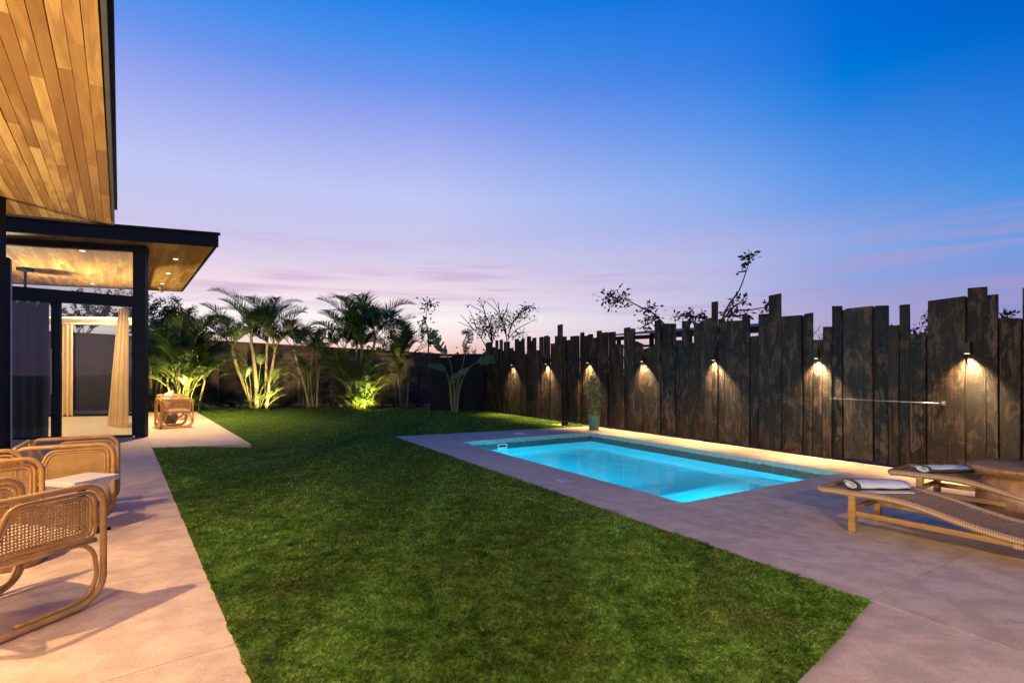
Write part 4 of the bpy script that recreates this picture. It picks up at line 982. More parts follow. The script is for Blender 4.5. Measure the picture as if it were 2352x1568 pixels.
def make_towel(W_, D_, H_, seed, fold):
    """folded-over roll: spiral section extruded along the width"""
    g = random.Random(seed); t = empty('rolled_towel'); sec = []
    turns = 2.2; N = 60
    for i in range(N+1):
        a = i/N*turns*2*math.pi; k = 1-.30*i/N*turns/1.1; sec.append((math.cos(a)*D_/2*k, H_/2+math.sin(a)*H_/2*k))
    sec = [(D_*.62, .004)] + [(D_*.3, .006)] + [s for s in reversed(sec)] if False else sec
    NX = 10; th = .011
    def strip(x0, x1, mat, name, i0, i1, out=0.0):
        mb = MB(); ns = i1-i0
        for q in (0, 1):
            for k in range(NX+1):
                x = x0+(x1-x0)*k/NX
                for i in range(i0, i1+1):
                    y, z = sec[i]; c = Vector((0, 0, H_/2)); d = Vector((0, y, z-H_/2)); L = max(d.length, 1e-4); d = d*((L-(th if q else 0)+out)/L); wv = .003*math.sin(x*31+i*.5+seed)
                    mb.v.append((x, d.y, max(.002+(.001 if q else 0), H_/2+d.z+wv)))
        K = (NX+1)*(ns+1)
        for q in (0, 1):
            for k in range(NX):
                for i in range(ns):
                    f = [q*K+k*(ns+1)+i, q*K+(k+1)*(ns+1)+i, q*K+(k+1)*(ns+1)+i+1, q*K+k*(ns+1)+i+1]; mb.f.append(tuple(f if q == 0 else f[::-1])); mb.m.append(0)
        for k, fl in ((0, 0), (NX, 1)):      # close the ends of the cloth
            for i in range(ns):
                f = [k*(ns+1)+i, k*(ns+1)+i+1, K+k*(ns+1)+i+1, K+k*(ns+1)+i]; mb.f.append(tuple(f[::-1] if fl else f)); mb.m.append(0)
        mb.build(name, mat, t, smooth=True)
    strip(-W_/2, W_/2, M_tw, 'cloth', 0, N)
    for (i0, i1) in fold: strip(-W_/2-.001, W_/2+.001, M_tg, 'stripe', i0, i1, .0025)
    strip(-W_/2-.003, -W_/2+.028, M_tg, 'hem', 0, N//2, .002)
    return t
tw1 = make_towel(.46, .24, .090, 1, ((4, 6), (15, 18))); tw2 = make_towel(.46, .23, .085, 2, ((12, 18),))
for tw, lg, u, lab, rz in ((tw1, lg1, .10, 'rolled white towel with dark green stripe on the front lounger', .0), (tw2, lg2, .14, 'rolled white towel with a broad dark green band on the rear lounger', .05)):
    p = lg.matrix_basis @ Vector((u, .02, .342)); tw.location = p; tw.rotation_euler = (0, 0, R(-2)+rz); tag(tw, lab, 'towel', 'rolled towels on the loungers')
# flat towel tail under the first roll
mb = MB(); mb.box((.01, -.125, .008), (.42, .07, .010)); mb.build('towel_tail', M_tw, tw1, bevel=.004)
stt = empty('stump_table', (4.92, 4.92, 0), .4, 'turned wooden stump table with a disc top between the loungers', 'side table')
mb = MB(); mb.lathe([(.325, 0), (.335, .02), (.352, .12), (.350, .22), (.335, .30), (.30, .36), (.255, .395), (.25, .41)], 36, wob=lambda a, i: 1+.03*math.sin(2*a+.6)+.02*math.sin(3*a+2)); mb.build('base', M_stump, stt, smooth=True)
mb = MB(); mb.lathe([(.25, .402), (.34, .408), (.40, .44), (.43, .475), (.428, .495), (.41, .505)], 40, wob=lambda a, i: 1+.025*math.sin(2*a+1)+.012*math.sin(5*a)); mb.build('table_top', M_stump, stt, smooth=True)

# ================================================================== PLANTS
def frond_mesh(name, L, a0, a1, pairs, ll, seed, mat, droop=.5, vee=.55, wid=.0155):
    g = random.Random(seed); mb = MB(); N = 18; pts = []; p = Vector((0, 0, 0)); ang = a0
    for i in range(N+1):
        pts.append(p.copy()); t = i/N; ang = a0+(a1-a0)*t**1.4; p = p+Vector((math.sin(ang), 0, math.cos(ang)))*(L/N)
    mb.tube(pts, [.016*(1-.85*i/N) for i in range(N+1)], 5, m=1)
    for k in range(pairs):
        t = .20+.80*(k+.5)/pairs; f = t*N; i = min(int(f), N-1); p = pts[i].lerp(pts[i+1], f-i); d = (pts[i+1]-pts[i]).normalized()
        up = Vector((0, 1, 0)).cross(d)*-1
        up = d.cross(Vector((0, 1, 0))).normalized()
        if up.z < 0: up = -up
        l = ll*(math.sin(min(1, (t-.12)/.88*1.05)*math.pi)**.55*.85+.25)*g.uniform(.9, 1.08)
        for s in (-1, 1):
            if g.random() < .04: continue
            fw = .75+.55*t+g.uniform(-.12, .12); v = vee*g.uniform(.6, 1.3)
            dr = (d*fw+Vector((0, s, 0))+up*v).normalized(); w = wid*(1-.3*t)*g.uniform(.8, 1.2)
            m1 = p+dr*l*.5; dn = (dr+Vector((0, 0, -1))*droop*g.uniform(.5, 1.3)).normalized(); tip = m1+dn*l*.55; sd = dr.cross(up).normalized()*w
            b = len(mb.v); mb.v += [tuple(p-sd*.6), tuple(p+sd*.6), tuple(m1+sd), tuple(m1-sd), tuple(tip)]; mb.f += [(b, b+1, b+2, b+3), (b+3, b+2, b+4)]; mb.m += [0, 0]
    return mb.mesh(name, [mat, M_stem])
FR = [frond_mesh('frond', 1.75, R(8), R(70), 50, .50, 1, M_leaf), frond_mesh('frond', 1.95, R(5), R(100), 54, .52, 2, M_leaf), frond_mesh('frond', 1.6, R(12), R(50), 48, .50, 3, M_leaf, .35),
      frond_mesh('frond', 1.85, R(6), R(118), 52, .50, 4, M_leaf, .7), frond_mesh('frond', 1.7, R(10), R(80), 50, .52, 5, M_leaf)]
FL = [frond_mesh('frond', 1.2, R(10), R(70), 24, .38, 6, M_leafl), frond_mesh('frond', 1.3, R(8), R(100), 26, .38, 7, M_leafl), frond_mesh('frond', 1.1, R(14), R(60), 22, .36, 8, M_leafl)]
def palm(name, x, y, label, stems, seed, low=0, lowscale=.8, canes=0, cat='palm', low_spread=.35):
    g = random.Random(seed); t = empty(name, (x, y, -.02), 0, label, cat, 'palms along the back wall')
    for (bx, by, tx, ty, h, r, nf, fs, tilt) in stems:
        h *= 1.10; fs *= 1.08; nf += 0; tilt *= .68
        bend = g.uniform(-.08, .08); pts = smooth_path([(bx, by, 0), (bx+(tx-bx)*.3+bend, by+(ty-by)*.3, h*.35), (bx+(tx-bx)*.7+bend, by+(ty-by)*.7, h*.7), (tx, ty, h)], 4)
        n = len(pts); mb = MB(); mb.tube(pts, [r*(1.15-.35*i/n) for i in range(n)], 9); mb.build('trunk', M_trunk if r > .03 else M_stem, t, smooth=True)
        mb = MB(); mb.tube([(tx, ty, h-.02), (tx, ty, h+.3)], [r*.85, r*.5], 8); mb.build('crownshaft', M_stem, t, smooth=True)
        off = g.uniform(0, 6.28)
        for k in range(nf):
            az = off+k*2.399+g.uniform(-.3, .3); age = k/max(1, nf-1); tl = tilt*(.05+age*.95)+g.uniform(-.08, .08)
            o = inst('frond', g.choice(FR), t, (tx, ty, h+.22-.15*age), (0, 0, 0), fs*g.uniform(.85, 1.12)); o.rotation_euler = (Euler((0, 0, az)).to_matrix() @ Euler((0, tl, 0)).to_matrix() @ Euler((0, 0, g.uniform(-.5, .5))).to_matrix()).to_euler()
    for k in range(canes):
        a = g.uniform(0, 6.28); r0 = g.uniform(.02, low_spread*.6); lean = g.uniform(.1, .45); h = g.uniform(.7, 1.6); mb = MB()
        mb.tube(smooth_path([(math.cos(a)*r0, math.sin(a)*r0, 0), (math.cos(a)*(r0+lean*.4), math.sin(a)*(r0+lean*.4), h*.6), (math.cos(a)*(r0+lean), math.sin(a)*(r0+lean), h)], 4), .013, 6); mb.build('cane', M_stem, t, smooth=True)
        for q in range(2):
            o = inst('frond', g.choice(FL), t, (math.cos(a)*(r0+lean), math.sin(a)*(r0+lean), h-.05), (0, 0, 0), lowscale*g.uniform(.8, 1.1)); o.rotation_euler = (Euler((0, 0, a+g.uniform(-.9, .9))).to_matrix() @ Euler((0, g.uniform(.1, .7), 0)).to_matrix()).to_euler()
    for k in range(low):
        a = g.uniform(0, 6.28); r0 = g.uniform(0, low_spread); o = inst('frond', g.choice(FL), t, (math.cos(a)*r0, math.sin(a)*r0, g.uniform(0, .25)), (0, 0, 0), lowscale*g.uniform(.6, 1.15))
        o.rotation_euler = (Euler((0, 0, a+g.uniform(-.5, .5))).to_matrix() @ Euler((0, g.uniform(.05, 1.0), 0)).to_matrix()).to_euler()
    return t
def bx(xd, Y): return (xd-HX)/F*Y
# clump by the terrace chairs
palm('areca_palm', bx(420, 19.0), 19.0, 'broad areca palm clump lit from below behind the terrace chairs', [(-.15, 0, -.5, -.1, 1.0, .035, 6, 1.0, 1.25), (.1, .1, .35, 0, 1.35, .035, 7, 1.05, 1.15), (0, -.1, 0, -.2, 1.6, .035, 7, 1.05, .9), (.55, .1, .75, .1, .95, .04, 5, .8, 1.1)], 31, 8, 1.1, 18, low_spread=.55)
palm('areca_palm', bx(585, 19.6), 19.6, 'tall areca palm clump with pale ringed trunks, left of centre', [(-.05, 0, -.85, .0, 2.1, .062, 8, 1.0, 1.0), (.12, -.1, -.08, -.1, 2.35, .07, 8, 1.1, .9), (.45, 0, .75, .05, 2.0, .05, 7, 1.05, 1.05), (.3, .25, .35, .3, 2.6, .05, 6, 1.0, .8)], 32, 18, .85, 14, low_spread=.5)
palm('areca_palm', bx(708, 20.4), 20.4, 'slim unlit palm with thin pale trunks between the two lit clumps', [(.05, 0, -.55, 0, 2.05, .05, 7, .85, 1.0), (.3, .1, .45, .1, 1.7, .035, 6, .7, 1.1), (.2, 0, .15, .1, 1.9, .03, 4, .7, .9)], 33, 5, .8, 6)
palm('areca_palm', bx(822, 19.6), 19.6, 'dense areca palm clump glowing yellow green at its base, right of centre', [(.0, 0, .15, -.05, 1.9, .055, 8, 1.0, 1.0), (.2, .1, .62, .1, 2.35, .06, 8, 1.1, .85), (-.15, .1, -.55, .1, 1.9, .04, 7, 1.05, 1.1), (.05, .2, -.1, .2, 2.35, .05, 7, 1.05, .8)], 34, 28, 1.05, 30, low_spread=.55)
palm('areca_palm', bx(918, 20.6), 20.6, 'small dark palm leaning right beside the gate wall', [(.05, 0, -.1, 0, 1.5, .04, 7, .85, 1.1), (.25, .1, .3, .1, 1.9, .035, 5, .8, .9)], 35, 7, .8, 6)
palm('areca_palm', bx(352, 20.5), 20.5, 'low dark palm partly hidden by the corner post', [(0, 0, -.1, 0, 1.4, .04, 7, .9, 1.2), (.3, 0, .5, 0, 1.9, .035, 6, .9, .9)], 36, 8, 1.0, 8)
# uplights at the palms
def uplight(x, y, target, e, label, color=(1.0, .80, .30), size=75):
    L = empty('garden_spotlight', (x, y, -.03), 0, label, 'garden spotlight', 'garden spotlights in the lawn')
    mb = MB(); mb.tube([(0, 0, 0), (0, 0, .10)], .012, 8); mb.build('stake', M_dark, L)
    d = (Vector(target)-Vector((x, y, .1))).normalized(); mb = MB(); mb.tube([Vector((0, 0, .10))-d*.05, Vector((0, 0, .10))+d*.05], [.035, .042], 12); mb.build('head', M_dark, L)
    mb = MB(); mb.tube([Vector((0, 0, .10))+d*.0505, Vector((0, 0, .10))+d*.053], .034, 12); mb.build('lens', M_lampwarm, L)
    s_ = spot('lamp_light', Vector((0, 0, .10))+d*.07, Vector((0, 0, .10))+d*2, e, color, size, .7, .03, L); return L
uplight(bx(408, 17.9), 17.9, (bx(415, 19), 19.1, 1.7), 1000, 'garden spotlight hidden behind the terrace chairs, aimed at the leftmost lit palm', (1, .82, .26), 100)
uplight(bx(622, 18.7), 18.7, (bx(597, 19.6), 19.7, 1.2), 700, 'garden spotlight at the foot of the tall ringed palm trunks', (1, .80, .32), 95)
uplight(bx(856, 18.6), 18.6, (bx(830, 19.6), 19.7, 1.1), 750, 'garden spotlight at the foot of the dense yellow green palm clump', (1, .86, .22), 95)
# flood lamp in the lawn by the fence
fp = G(1297, 977); L = empty('lawn_floodlight', (fp.x, fp.y, -.03), R(35), 'small black box floodlight in the lawn beside the far pool deck', 'floodlight')
mb = MB(); mb.box((0, 0, .09), (.16, .07, .11)); mb.build('housing', M_dark, L, bevel=.005); mb = MB(); mb.box((0, 0, .02), (.05, .04, .06)); mb.build('foot', M_dark, L); mb = MB(); mb.box((0, .037, .09), (.13, .004, .08)); mb.build('lens', M_lampwarm, L)
spot('lamp_light', (0, .06, .10), (-.6, 3, -.22), 45, (1.0, .86, .4), 110, .8, .04, L)

# low shrubs in the bed
def shrub(x, y, h, w, seed, label, mat=M_tleaf, n=420):
    g = random.Random(seed); t = empty('shrub', (x, y, -.03), 0, label, 'shrub', 'shrubs along the back wall')
    mb = MB()
    for k in range(9):
        a = g.uniform(0, 6.28); e = Vector((math.cos(a)*w*.4, math.sin(a)*w*.35, h*g.uniform(.6, .95))); mb.tube([(0, 0, 0), tuple(e*.5+Vector((0, 0, .08))), tuple(e)], [.012, .008, .003], 5)
    mb.build('stems', M_bark, t)
    mb = MB()
    for k in range(n):
        u = Vector((g.gauss(0, 1), g.gauss(0, 1), g.gauss(0, 1))).normalized()*g.uniform(.4, 1)**.6; c = Vector((u.x*w/2, u.y*w*.4, h*.5+u.z*h*.5))
        if c.z < .03: c.z = .05
        d = Vector((g.uniform(-1, 1), g.uniform(-1, 1), g.uniform(-.6, 1))).normalized(); s = d.orthogonal().normalized(); l = g.uniform(.05, .10)
        mb.face([c, c+d*l*.5+s*l*.25, c+d*l, c+d*l*.5-s*l*.25])
    mb.build('foliage', mat, t)
for i, (x, Y, h, w) in enumerate(((500, 21.2, .75, 1.2), (540, 21.2, .55, .9), (655, 21.2, .6, .8), (760, 21.2, 1.3, 1.1), (905, 21.3, .9, 1.0), (960, 20.9, .85, 1.3), (880, 20.9, .6, 1.1), (470, 21.2, 1.0, .8))):
    shrub(bx(x, Y), Y, h, w, 50+i, ['low dark shrub between the first two lit palms', 'small dark shrub left of the ringed palm trunks', 'small dark shrub under the slim unlit palm', 'tall dark shrub left of the dense lit palm', 'dark shrub right of the dense lit palm', 'rounded dark shrub in front of the clay wall beside the gate', 'low dark shrub at the right edge of the lit palm glow', 'dark upright shrub just right of the terrace chairs'][i])
# pale stones in the bed
for i, (x, y) in enumerate(((520, 924), (547, 925), (560, 925), (785, 932), (820, 933))):
    Y = 21.0; g = random.Random(i); mb = MB(); mb.lathe([(.05, 0), (.09, .03), (.08, .08), (.03, .105)], 10, wob=lambda a, i: 1+.15*math.sin(2*a+i)); tag(mb.build('stone', M_lgrey, None, (bx(x, Y), Y, -.02), smooth=True), ('leftmost pale stone in the bed left of the ringed palm trunks', 'middle pale stone in the bed left of the ringed palm trunks', 'pale stone closest to the ringed palm trunks', 'pale stone in the bed left of the dense lit palm', 'pale stone at the foot of the dense lit palm')[i], 'stone', 'pale stones in the planting bed')

# banana plant
CB = lambda x, y: ((1000+x/4.611)*.91875, (700+y/4.611)*.91875)
ban = empty('banana_plant', (bx(1046.3, 18.2), 18.2, -.03), 0, 'young banana plant with torn leaves in front of the black gate', 'banana plant')
BO = Vector((bx(1046.3, 18.2), 18.2, -.03))
def ban_leaf(pet, blade, hw, dy0, dy1, seed, flip=1, tear=.3):
    g = random.Random(seed); pts = []
    allp = pet+blade[1:]; n = len(allp)
    for i, (x, y) in enumerate(allp):
        Y = 18.2+dy0+(dy1-dy0)*i/(n-1); xd, yd = CB(x, y); pts.append(P(xd, yd, Y)-BO)
    pts = smooth_path(pts, 6); np_ = (len(pet)-1)*6; N = len(pts)
    mb = MB(); mb.tube(pts[:np_+1], [.04-.026*i/np_ for i in range(np_+1)], 7, m=1); mb.tube(pts[np_:], [.013*(1-.8*i/(N-np_)) for i in range(N-np_)], 5, m=1)
    bl = pts[np_:]; bl2 = smooth_path(bl, 2); M_ = len(bl2)
    view = Vector((0, -1, .25)).normalized()
    for i in range(M_-1):
        t0, t1 = i/(M_-1), (i+1)/(M_-1); d = (bl2[i+1]-bl2[i]).normalized(); sd = d.cross(view).normalized()
        wf = lambda t: hw*(min(1, t*5+.15))*(max(0, 1-t)**.38)
        for s in (1, -1):
            if g.random() < tear*.35: continue
            cut = g.random() < tear; w0, w1 = wf(t0)*g.uniform(.85, 1.08), wf(t1)*g.uniform(.85, 1.08)
            sag = Vector((0, g.uniform(-.06, .1), -.35*g.uniform(.5, 1.2)))
            a, b = bl2[i], bl2[i+1]; e = d*(hw*.45)
            pa_ = a+(sd*s+sag*.5)*w0+e; pb_ = b+(sd*s+sag*.5)*w1+e*(.75 if cut else 1.0)-(d*.02 if cut else Vector())
            if cut: pb_ = pb_-(d*hw*.15)
            mb.face([a, b, pb_, pa_])
    mb.build('leaf', [M_ban, M_banst], ban)
ban_leaf([(630, 1525), (618, 1200), (600, 1050), (560, 900)], [(560, 900), (420, 690), (345, 590), (272, 562)], .21, 0, -.35, 1, 1, .3)
ban_leaf([(650, 1525), (672, 1250), (705, 1060), (742, 880)], [(742, 880), (772, 730), (803, 640), (775, 588), (722, 602)], .19, 0, .3, 2, 1, .35)
ban_leaf([(660, 1525), (690, 1250), (760, 1075), (860, 960)], [(860, 960), (990, 908), (1080, 912), (1218, 968)], .21, 0, -.25, 3, 1, .25)
ban_leaf([(612, 1525), (585, 1250), (555, 1120), (520, 1050)], [(520, 1050), (450, 990), (338, 982)], .16, 0, -.4, 4, 1, .2)
ban_leaf([(640, 1525), (632, 1300), (622, 1150)], [(622, 1150), (690, 1075), (772, 1022)], .15, 0, -.2, 5, 1, .35)
ban_leaf([(645, 1525), (650, 1300), (665, 1120)], [(665, 1120), (610, 1120), (575, 1200)], .13, .1, .2, 6, 1, .3)
ban_leaf([(605, 1525), (578, 1330), (582, 1200)], [(582, 1200), (620, 1150), (670, 1190)], .10, .1, .1, 7, 1, .3)

# potted plant at the far pool corner
pc = G(1364, 987); pot = empty('potted_plant', (pc.x, pc.y, 0), 0, 'tall leafy plant in a tapered green pot at the far corner of the pool', 'potted plant')
sc_ = pc.y/F
mb = MB(); mb.lathe([(10.5*sc_, 0), (11*sc_, .01), (14.6*sc_, .33), (15.4*sc_, .34), (15.4*sc_, .37), (13.8*sc_, .37), (13.4*sc_, .30)], 28); mb.build('pot', M_pot, pot, smooth=False)
g = random.Random(77); stems = []
for k in range(7):
    a = g.uniform(0, 6.28); top = Vector((math.cos(a)*.10+.0, math.sin(a)*.10, (.72, .95, 1.20, 1.24, .85, 1.12, .6)[k])); mb = MB(); mb.tube([(math.cos(a)*.04, math.sin(a)*.04, .28), tuple(top*.6+Vector((0, 0, .12))), tuple(top)], .010, 6); mb.build('stem', M_postm, pot); stems.append(top)
    mb = MB()
    for q in range(36):
        b = g.uniform(0, 6.28); el = g.uniform(-.3, 1.2); d = Vector((math.cos(b)*math.cos(el), math.sin(b)*math.cos(el), math.sin(el))); l = g.uniform(.14, .26); s = d.cross(Vector((0, 0, 1))).normalized()*.019
        o = top+Vector((0, 0, -g.uniform(0, .22))); m = o+d*l*.55; tp = o+d*l+Vector((0, 0, -.25*l)); b_ = len(mb.v); mb.v += [tuple(o), tuple(m+s), tuple(tp), tuple(m-s)]; mb.f.append((b_, b_+1, b_+2, b_+3)); mb.m.append(0)
    mb.build('leaves', M_potleaf, pot)

# ------------------------------------------------------------------ trees beyond the walls
def leaf_quad(mb, c, d, l, g, m=0):
    s = d.cross(Vector((g.uniform(-1, 1), g.uniform(-1, 1), g.uniform(-1, 1)))).normalized(); w = l*.26
    mb.face([c, c+d*l*.45+s*w, c+d*l, c+d*l*.45-s*w], m)
def tree(x, y, z0, h, spread, seed, label, leaf=.12, per=4, depth=4, lean=(0, 0), r0=.07, nb=3, bare=.0, up=.5, name='tree'):
    g = random.Random(seed); t = empty(name, (x, y, z0), 0, label, 'tree', 'trees beyond the garden walls'); br = MB(); lv_ = MB()
    def grow(p, d, L, r, k):
        n = 3; pts = [p.copy()]; q = p.copy()
        for i in range(n):
            d = (d+Vector((g.gauss(0, .14), g.gauss(0, .14), g.gauss(0, .08)+.03))).normalized(); q = q+d*L/n; pts.append(q.copy())
        br.tube(pts, [r*(1-.35*i/n) for i in range(n+1)], 5 if r > .015 else 3, caps=False)
        if k <= 1 and g.random() > bare:
            for pp in pts[1:]:
                for _ in range(per): dd = (d+Vector((g.gauss(0, .7), g.gauss(0, .7), g.gauss(0, .5)-.15))).normalized(); leaf_quad(lv_, pp+Vector((g.gauss(0, .05), g.gauss(0, .05), g.gauss(0, .05))), dd, leaf*g.uniform(.7, 1.25), g)
        if k == 0: return
        for j in range(nb+(1 if g.random() < .4 else 0)):
            sp = g.uniform(.35, .95)*spread; a = g.uniform(0, 6.28); o = d.orthogonal().normalized(); o2 = d.cross(o); nd = (d+(o*math.cos(a)+o2*math.sin(a))*sp+Vector((0, 0, up*.25))).normalized()
            grow(pts[-1] if j < 2 else pts[g.choice((1, 2))], nd, L*g.uniform(.6, .85), r*.62, k-1)
    grow(Vector((0, 0, 0)), Vector((lean[0], lean[1], 1)).normalized(), h*.34, r0, depth)
    br.build('trunk', M_bark, t); 
    if lv_.f: lv_.build('crown', M_tleaf, t)
    return t
# silhouettes against the dusk sky
tree(bx(395, 27), 27, -.4, 5.6, .9, 101, 'wide fine twigged tree behind the wall next to the house eave', .10, 5, 6, r0=.12, nb=2)
tree(bx(350, 29), 29, -.4, 5.6, .9, 102, 'fine twigged tree half hidden by the corner post of the house', .10, 5, 6, r0=.12, nb=2)
tree(-19.3, 25, -.4, 5.2, .8, 121, 'dense tree seen through the rear window of the pavilion, right of two', .14, 6, 5, r0=.08, nb=2)
tree(-22.0, 25.5, -.4, 5.4, .8, 122, 'dense tree seen through the rear window of the pavilion, left of two', .14, 6, 5, r0=.08, nb=2)
tree(bx(470, 30), 30, -.4, 4.6, .9, 103, 'low twiggy tree behind the first lit palm', .11, 5, 5, r0=.1, nb=2)
tree(bx(895, 26), 26, -.4, 4.6, .7, 104, 'leafy small tree behind the wall right of the dense lit palm', .14, 4, 5, r0=.06, nb=2)
tree(bx(925, 26.5), 26.5, -.4, 4.0, .6, 114, 'open small tree behind the wall left of the banana plant', .14, 3, 5, r0=.055, nb=2)
def branch_tree(label, base, paths, Y, seed, leaf=.13):
    """a tree seen as a few explicit boughs: paths = list of (points in picture, leafy part start, leaves per step, end jitter)"""
    g = random.Random(seed); b0 = P(base[0], base[1], Y); t = empty('tree', (b0.x, b0.y, -.4), 0, label, 'tree', 'trees beyond the garden walls'); o = Vector((b0.x, b0.y, -.4)); br = MB(); lv_ = MB()
    br.tube([(0, 0, 0), (g.uniform(-.1, .1), 0, (b0.z+.4)*.5), (0, 0, b0.z+.4)], [.06, .05, .035], 7)
    for pts, start, per, rad in paths:
        q = smooth_path([P(x, y, Y+g.uniform(-.15, .15))-o for x, y in pts], 5); n = len(q); br.tube(q, [.022*(1-.75*i/n)+.004 for i in range(n)], 5)
        for i in range(n):
            if i/n < start: continue
            for _ in range(per):
                tw = Vector((g.gauss(0, rad), g.gauss(0, rad), g.gauss(0, rad*.75))); c = q[i]+tw; dd = (tw+Vector((g.gauss(0, .05), g.gauss(0, .05), g.gauss(0, .05)-.02))).normalized(); leaf_quad(lv_, c, dd, leaf*g.uniform(.6, 1.2), g)
                if g.random() < .4: br.tube([q[i], c], .004, 3, caps=False)
    br.build('trunk', M_bark, t); lv_.build('crown', M_tleaf, t)
K = lambda x, y: ((1500+x/4.704)*.91875, (600+y/4.704)*.91875)
branch_tree('leaning bough with round leaf clusters reaching left over the fence', K(745, 975), [([K(745, 975), K(610, 850), K(480, 790), K(330, 710), K(250, 680), K(200, 590)], .62, 5, .10), ([K(340, 745), K(285, 775)], .3, 3, .06), ([K(210, 690), K(120, 660), K(70, 700)], .2, 7, .10), ([K(250, 690), K(180, 740), K(130, 790)], .3, 4, .09),
             ([K(600, 850), K(560, 800), K(640, 795)], .2, 6, .07), ([K(700, 910), K(600, 900), K(540, 960)], .3, 6, .13), ([K(690, 900), K(580, 980), K(480, 1030)], .3, 5, .12)], 15, 201, .14)
branch_tree('low spray of feathery leaves showing over the fence planks', K(1250, 930), [([K(1250, 930), K(1130, 905), K(1000, 895), K(870, 905)], .15, 5, .055), ([K(1100, 910), K(1060, 870), K(1020, 850)], .2, 5, .05), ([K(1100, 915), K(1080, 960)], .2, 5, .05), ([K(1180, 920), K(1170, 870)], .3, 4, .04), ([K(1220, 925), K(1230, 870)], .4, 4, .04)], 13.5, 202, .12)
branch_tree('tall whip like shoot with a leaf tuft high above the fence', K(1440, 920), [([K(1440, 920), K(1510, 770), K(1590, 660), K(1650, 560), K(1715, 380), K(1755, 260)], .97, 5, .05), ([K(1755, 260), K(1745, 215), K(1765, 180)], .1, 6, .06), ([K(1740, 290), K(1690, 295)], .7, 3, .03), ([K(1715, 365), K(1620, 378)], .8, 3, .03),
             ([K(1480, 900), K(1560, 800), K(1640, 740), K(1690, 690)], .2, 5, .10), ([K(1500, 900), K(1620, 830), K(1800, 815), K(1960, 785)], .8, 3, .08), ([K(1960, 785), K(1990, 730)], .3, 3, .05), ([K(1940, 800), K(1970, 850)], .2, 4, .06), ([K(1520, 910), K(1560, 860)], .1, 7, .10), ([K(1600, 900), K(1720, 870)], .2, 5, .07), ([K(1560, 760), K(1540, 690)], .4, 3, .06)], 13, 203, .13)
branch_tree('small leafy sprig above the wall left of the banana plant', (984, 800), [([(984, 800), (983, 760), (978, 735), (984, 700), (988, 690)], .45, 4, .12), ([(984, 712), (975, 700)], .2, 5, .14), ([(986, 700), (998, 697)], .2, 5, .12), ([(983, 750), (970, 740)], .6, 3, .08)], 25, 204, .2)
branch_tree('bushy half bare tree rising left of the fence end, long bare twigs to its left', CB(1010, 800), [([CB(1010, 800), CB(930, 660), CB(860, 580), CB(780, 530), CB(670, 480)], 2, 0, .1), ([CB(860, 580), CB(790, 500), CB(700, 400)], 2, 0, .1), ([CB(940, 660), CB(960, 560), CB(985, 400), CB(945, 290), CB(905, 235)], .9, 3, .08), ([CB(1060, 760), CB(1050, 600), CB(985, 400), CB(850, 310), CB(800, 285)], .94, 4, .06),
             ([CB(1060, 760), CB(1040, 600), CB(960, 480), CB(900, 440)], .25, 15, .20), ([CB(1060, 740), CB(1100, 580), CB(1150, 480), CB(1130, 420)], .25, 15, .20), ([CB(1050, 700), CB(1000, 590), CB(890, 560)], .3, 14, .20), ([CB(1060, 690), CB(1060, 560), CB(1040, 450)], .3, 15, .2), ([CB(880, 560), CB(850, 460), CB(800, 350)], 2, 0, .1), ([CB(985, 400), CB(960, 300), CB(985, 250)], .5, 3, .08)], 24, 205, .13)
branch_tree('spreading tree over the fence end with drooping leaf rows to its right', CB(1240, 760), [([CB(1240, 760), CB(1210, 560), CB(1160, 420), CB(1130, 320), CB(1065, 215)], 2, 0, .1), ([CB(1215, 620), CB(1150, 420), CB(1080, 320), CB(985, 245)], 2, 0, .1), ([CB(1240, 690), CB(1330, 580), CB(1450, 510), CB(1575, 445)], .9, 1, .06), ([CB(1250, 670), CB(1280, 520), CB(1370, 400), CB(1450, 340), CB(1545, 310)], .4, 9, .10),
             ([CB(1240, 650), CB(1290, 530), CB(1340, 450), CB(1460, 430)], .3, 12, .14), ([CB(1230, 640), CB(1205, 500), CB(1250, 370)], .35, 13, .15), ([CB(1290, 690), CB(1340, 640), CB(1400, 610)], .4, 10, .10), ([CB(1190, 430), CB(1230, 330), CB(1245, 260)], 2, 0, .1), ([CB(1330, 470), CB(1400, 360), CB(1450, 295)], .4, 9, .09), ([CB(1140, 340), CB(1135, 250)], 2, 0, .1)], 23.5, 206, .12)
tree(bx(2338, 10.5), 10.5, -.4, 3.6, .8, 107, 'leafy tree rising over the right end of the charred fence', .09, 5, 5, (0, 0), .05, 2)
tree(bx(2050, 13.5), 13.5, -.4, 3.5, .5, 108, 'slender sapling peeking between fence planks above the towel rail', .12, 3, 4, (0, 0), .035, 2)
tree(bx(1880, 17), 17, -.4, 3.7, .8, 109, 'bare fine twigged bush over the short fence plank', .05, 1, 5, (0, 0), .04, 2, .8)
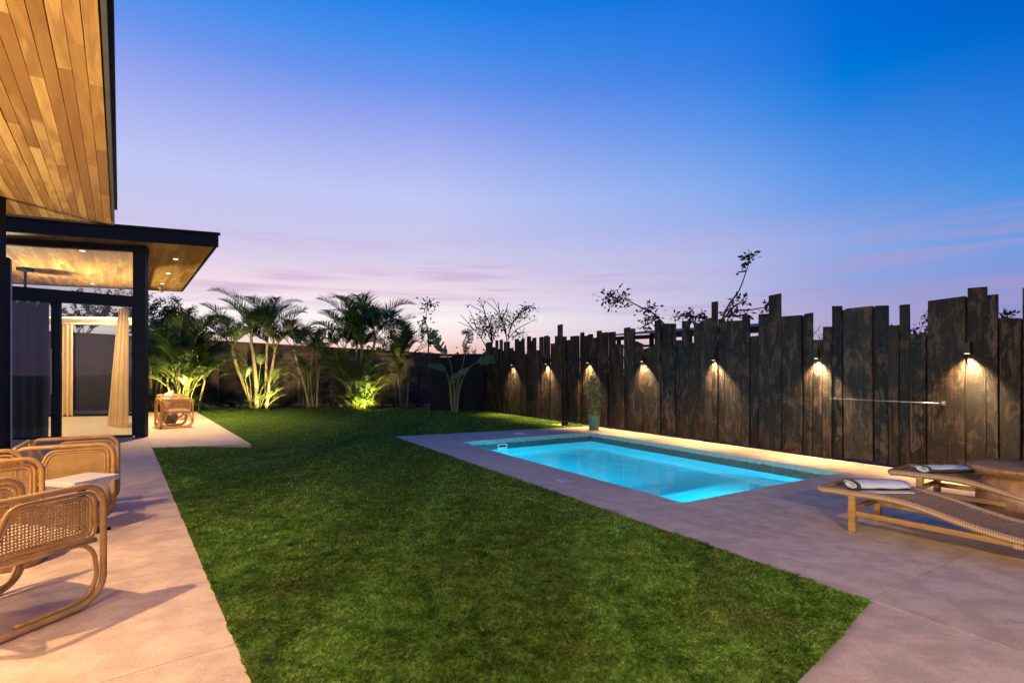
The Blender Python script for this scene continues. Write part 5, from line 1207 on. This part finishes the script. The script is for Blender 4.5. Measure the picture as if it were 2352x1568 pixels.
# hedge mass along the horizon
def treeline(name, pts, seed, n, hfn, label=None):
    g = random.Random(seed); mb = MB(); br = MB()
    for k in range(n):
        u = g.random(); i = min(int(u*(len(pts)-1)), len(pts)-2); f = u*(len(pts)-1)-i; p = Vector(pts[i]).lerp(Vector(pts[i+1]), f); h = hfn(p.x, p.y)*(1-.35*g.random()**2)
        zz = h*g.random()**.55; c = Vector((p.x+g.gauss(0, .6), p.y+g.gauss(0, 1.0), -.4+zz)); d = Vector((g.gauss(0, 1), g.gauss(0, 1), g.gauss(.4, .8))).normalized(); leaf_quad(mb, c, d, g.uniform(.12, .28), g)
    for k in range(n//24):
        u = g.random(); i = min(int(u*(len(pts)-1)), len(pts)-2); f = u*(len(pts)-1)-i; p = Vector(pts[i]).lerp(Vector(pts[i+1]), f); h = hfn(p.x, p.y)*g.uniform(.8, 1.12); br.tube([(p.x, p.y, -.4), (p.x+g.gauss(0, .2), p.y, h*.6), (p.x+g.gauss(0, .5), p.y, h-.4)], [.03, .018, .006], 3, caps=False)
    b = len(mb.v); mb.v += br.v; mb.f += [tuple(b+i for i in f) for f in br.f]; mb.m += [1]*len(br.f)
    o = mb.build(name, [M_tleaf, M_bark]); o['kind'] = 'stuff'
treeline('distant_scrub', [(-22, 33), (-12, 34), (-2, 34), (2.5, 33)], 301, 9000, lambda x, y: 2.75+.45*math.sin(x*1.7)+.3*math.sin(x*4.1+1))
treeline('fence_side_scrub', [(2.5, 25), (9, 19), (15, 14)], 302, 4500, lambda x, y: 2.25+.3*math.sin(x*1.9))
treeline('far_left_scrub', [(-24, 27), (-13, 28)], 303, 3500, lambda x, y: 2.7+.4*math.sin(x*2.1))

# shed roof behind the fence
s0, s1 = P(1400, 771, 16.2), P(1745, 747, 12.9)
shed = empty('shed', (s0.x, s0.y, 0), math.atan2(s1.y-s0.y, s1.x-s0.x), 'open shed with a corrugated metal roof behind the charred fence', 'shed')
LS = (Vector((s1.x, s1.y))-Vector((s0.x, s0.y))).length; z_ = 2.55
mb = MB(); nW = int(LS/.05)
for i in range(nW+1):
    x = LS*i/nW; dz_ = .012*math.sin(i*math.pi/1.0+math.pi/2)
    for y, zz in ((-.3, 0), (2.6, .32)): mb.v.append((x, y, z_+zz+dz_))
for i in range(nW): mb.f.append((2*i, 2*i+2, 2*i+3, 2*i+1)); mb.m.append(0)
o = mb.build('roof_sheet', M_roofsheet, shed); sm = o.modifiers.new('thick', 'SOLIDIFY'); sm.thickness = .012
for yy, zz in ((0, z_-.09), (2.4, z_+.2)): mb = MB(); mb.box((LS/2, yy, zz), (LS, .08, .12)); mb.build('purlin', M_bark, shed)
for xx in (.35, 1.5, 2.7, 3.9): mb = MB(); mb.box((xx, .0, 1.08), (.1, .1, 2.75)); mb.build('post', M_bark, shed); 
mb = MB(); mb.box((LS/2, 0, z_-.36), (LS, .06, .07)); mb.build('purlin', M_bark, shed)
print('boards', n1, n2, 'planks', len(PL_))
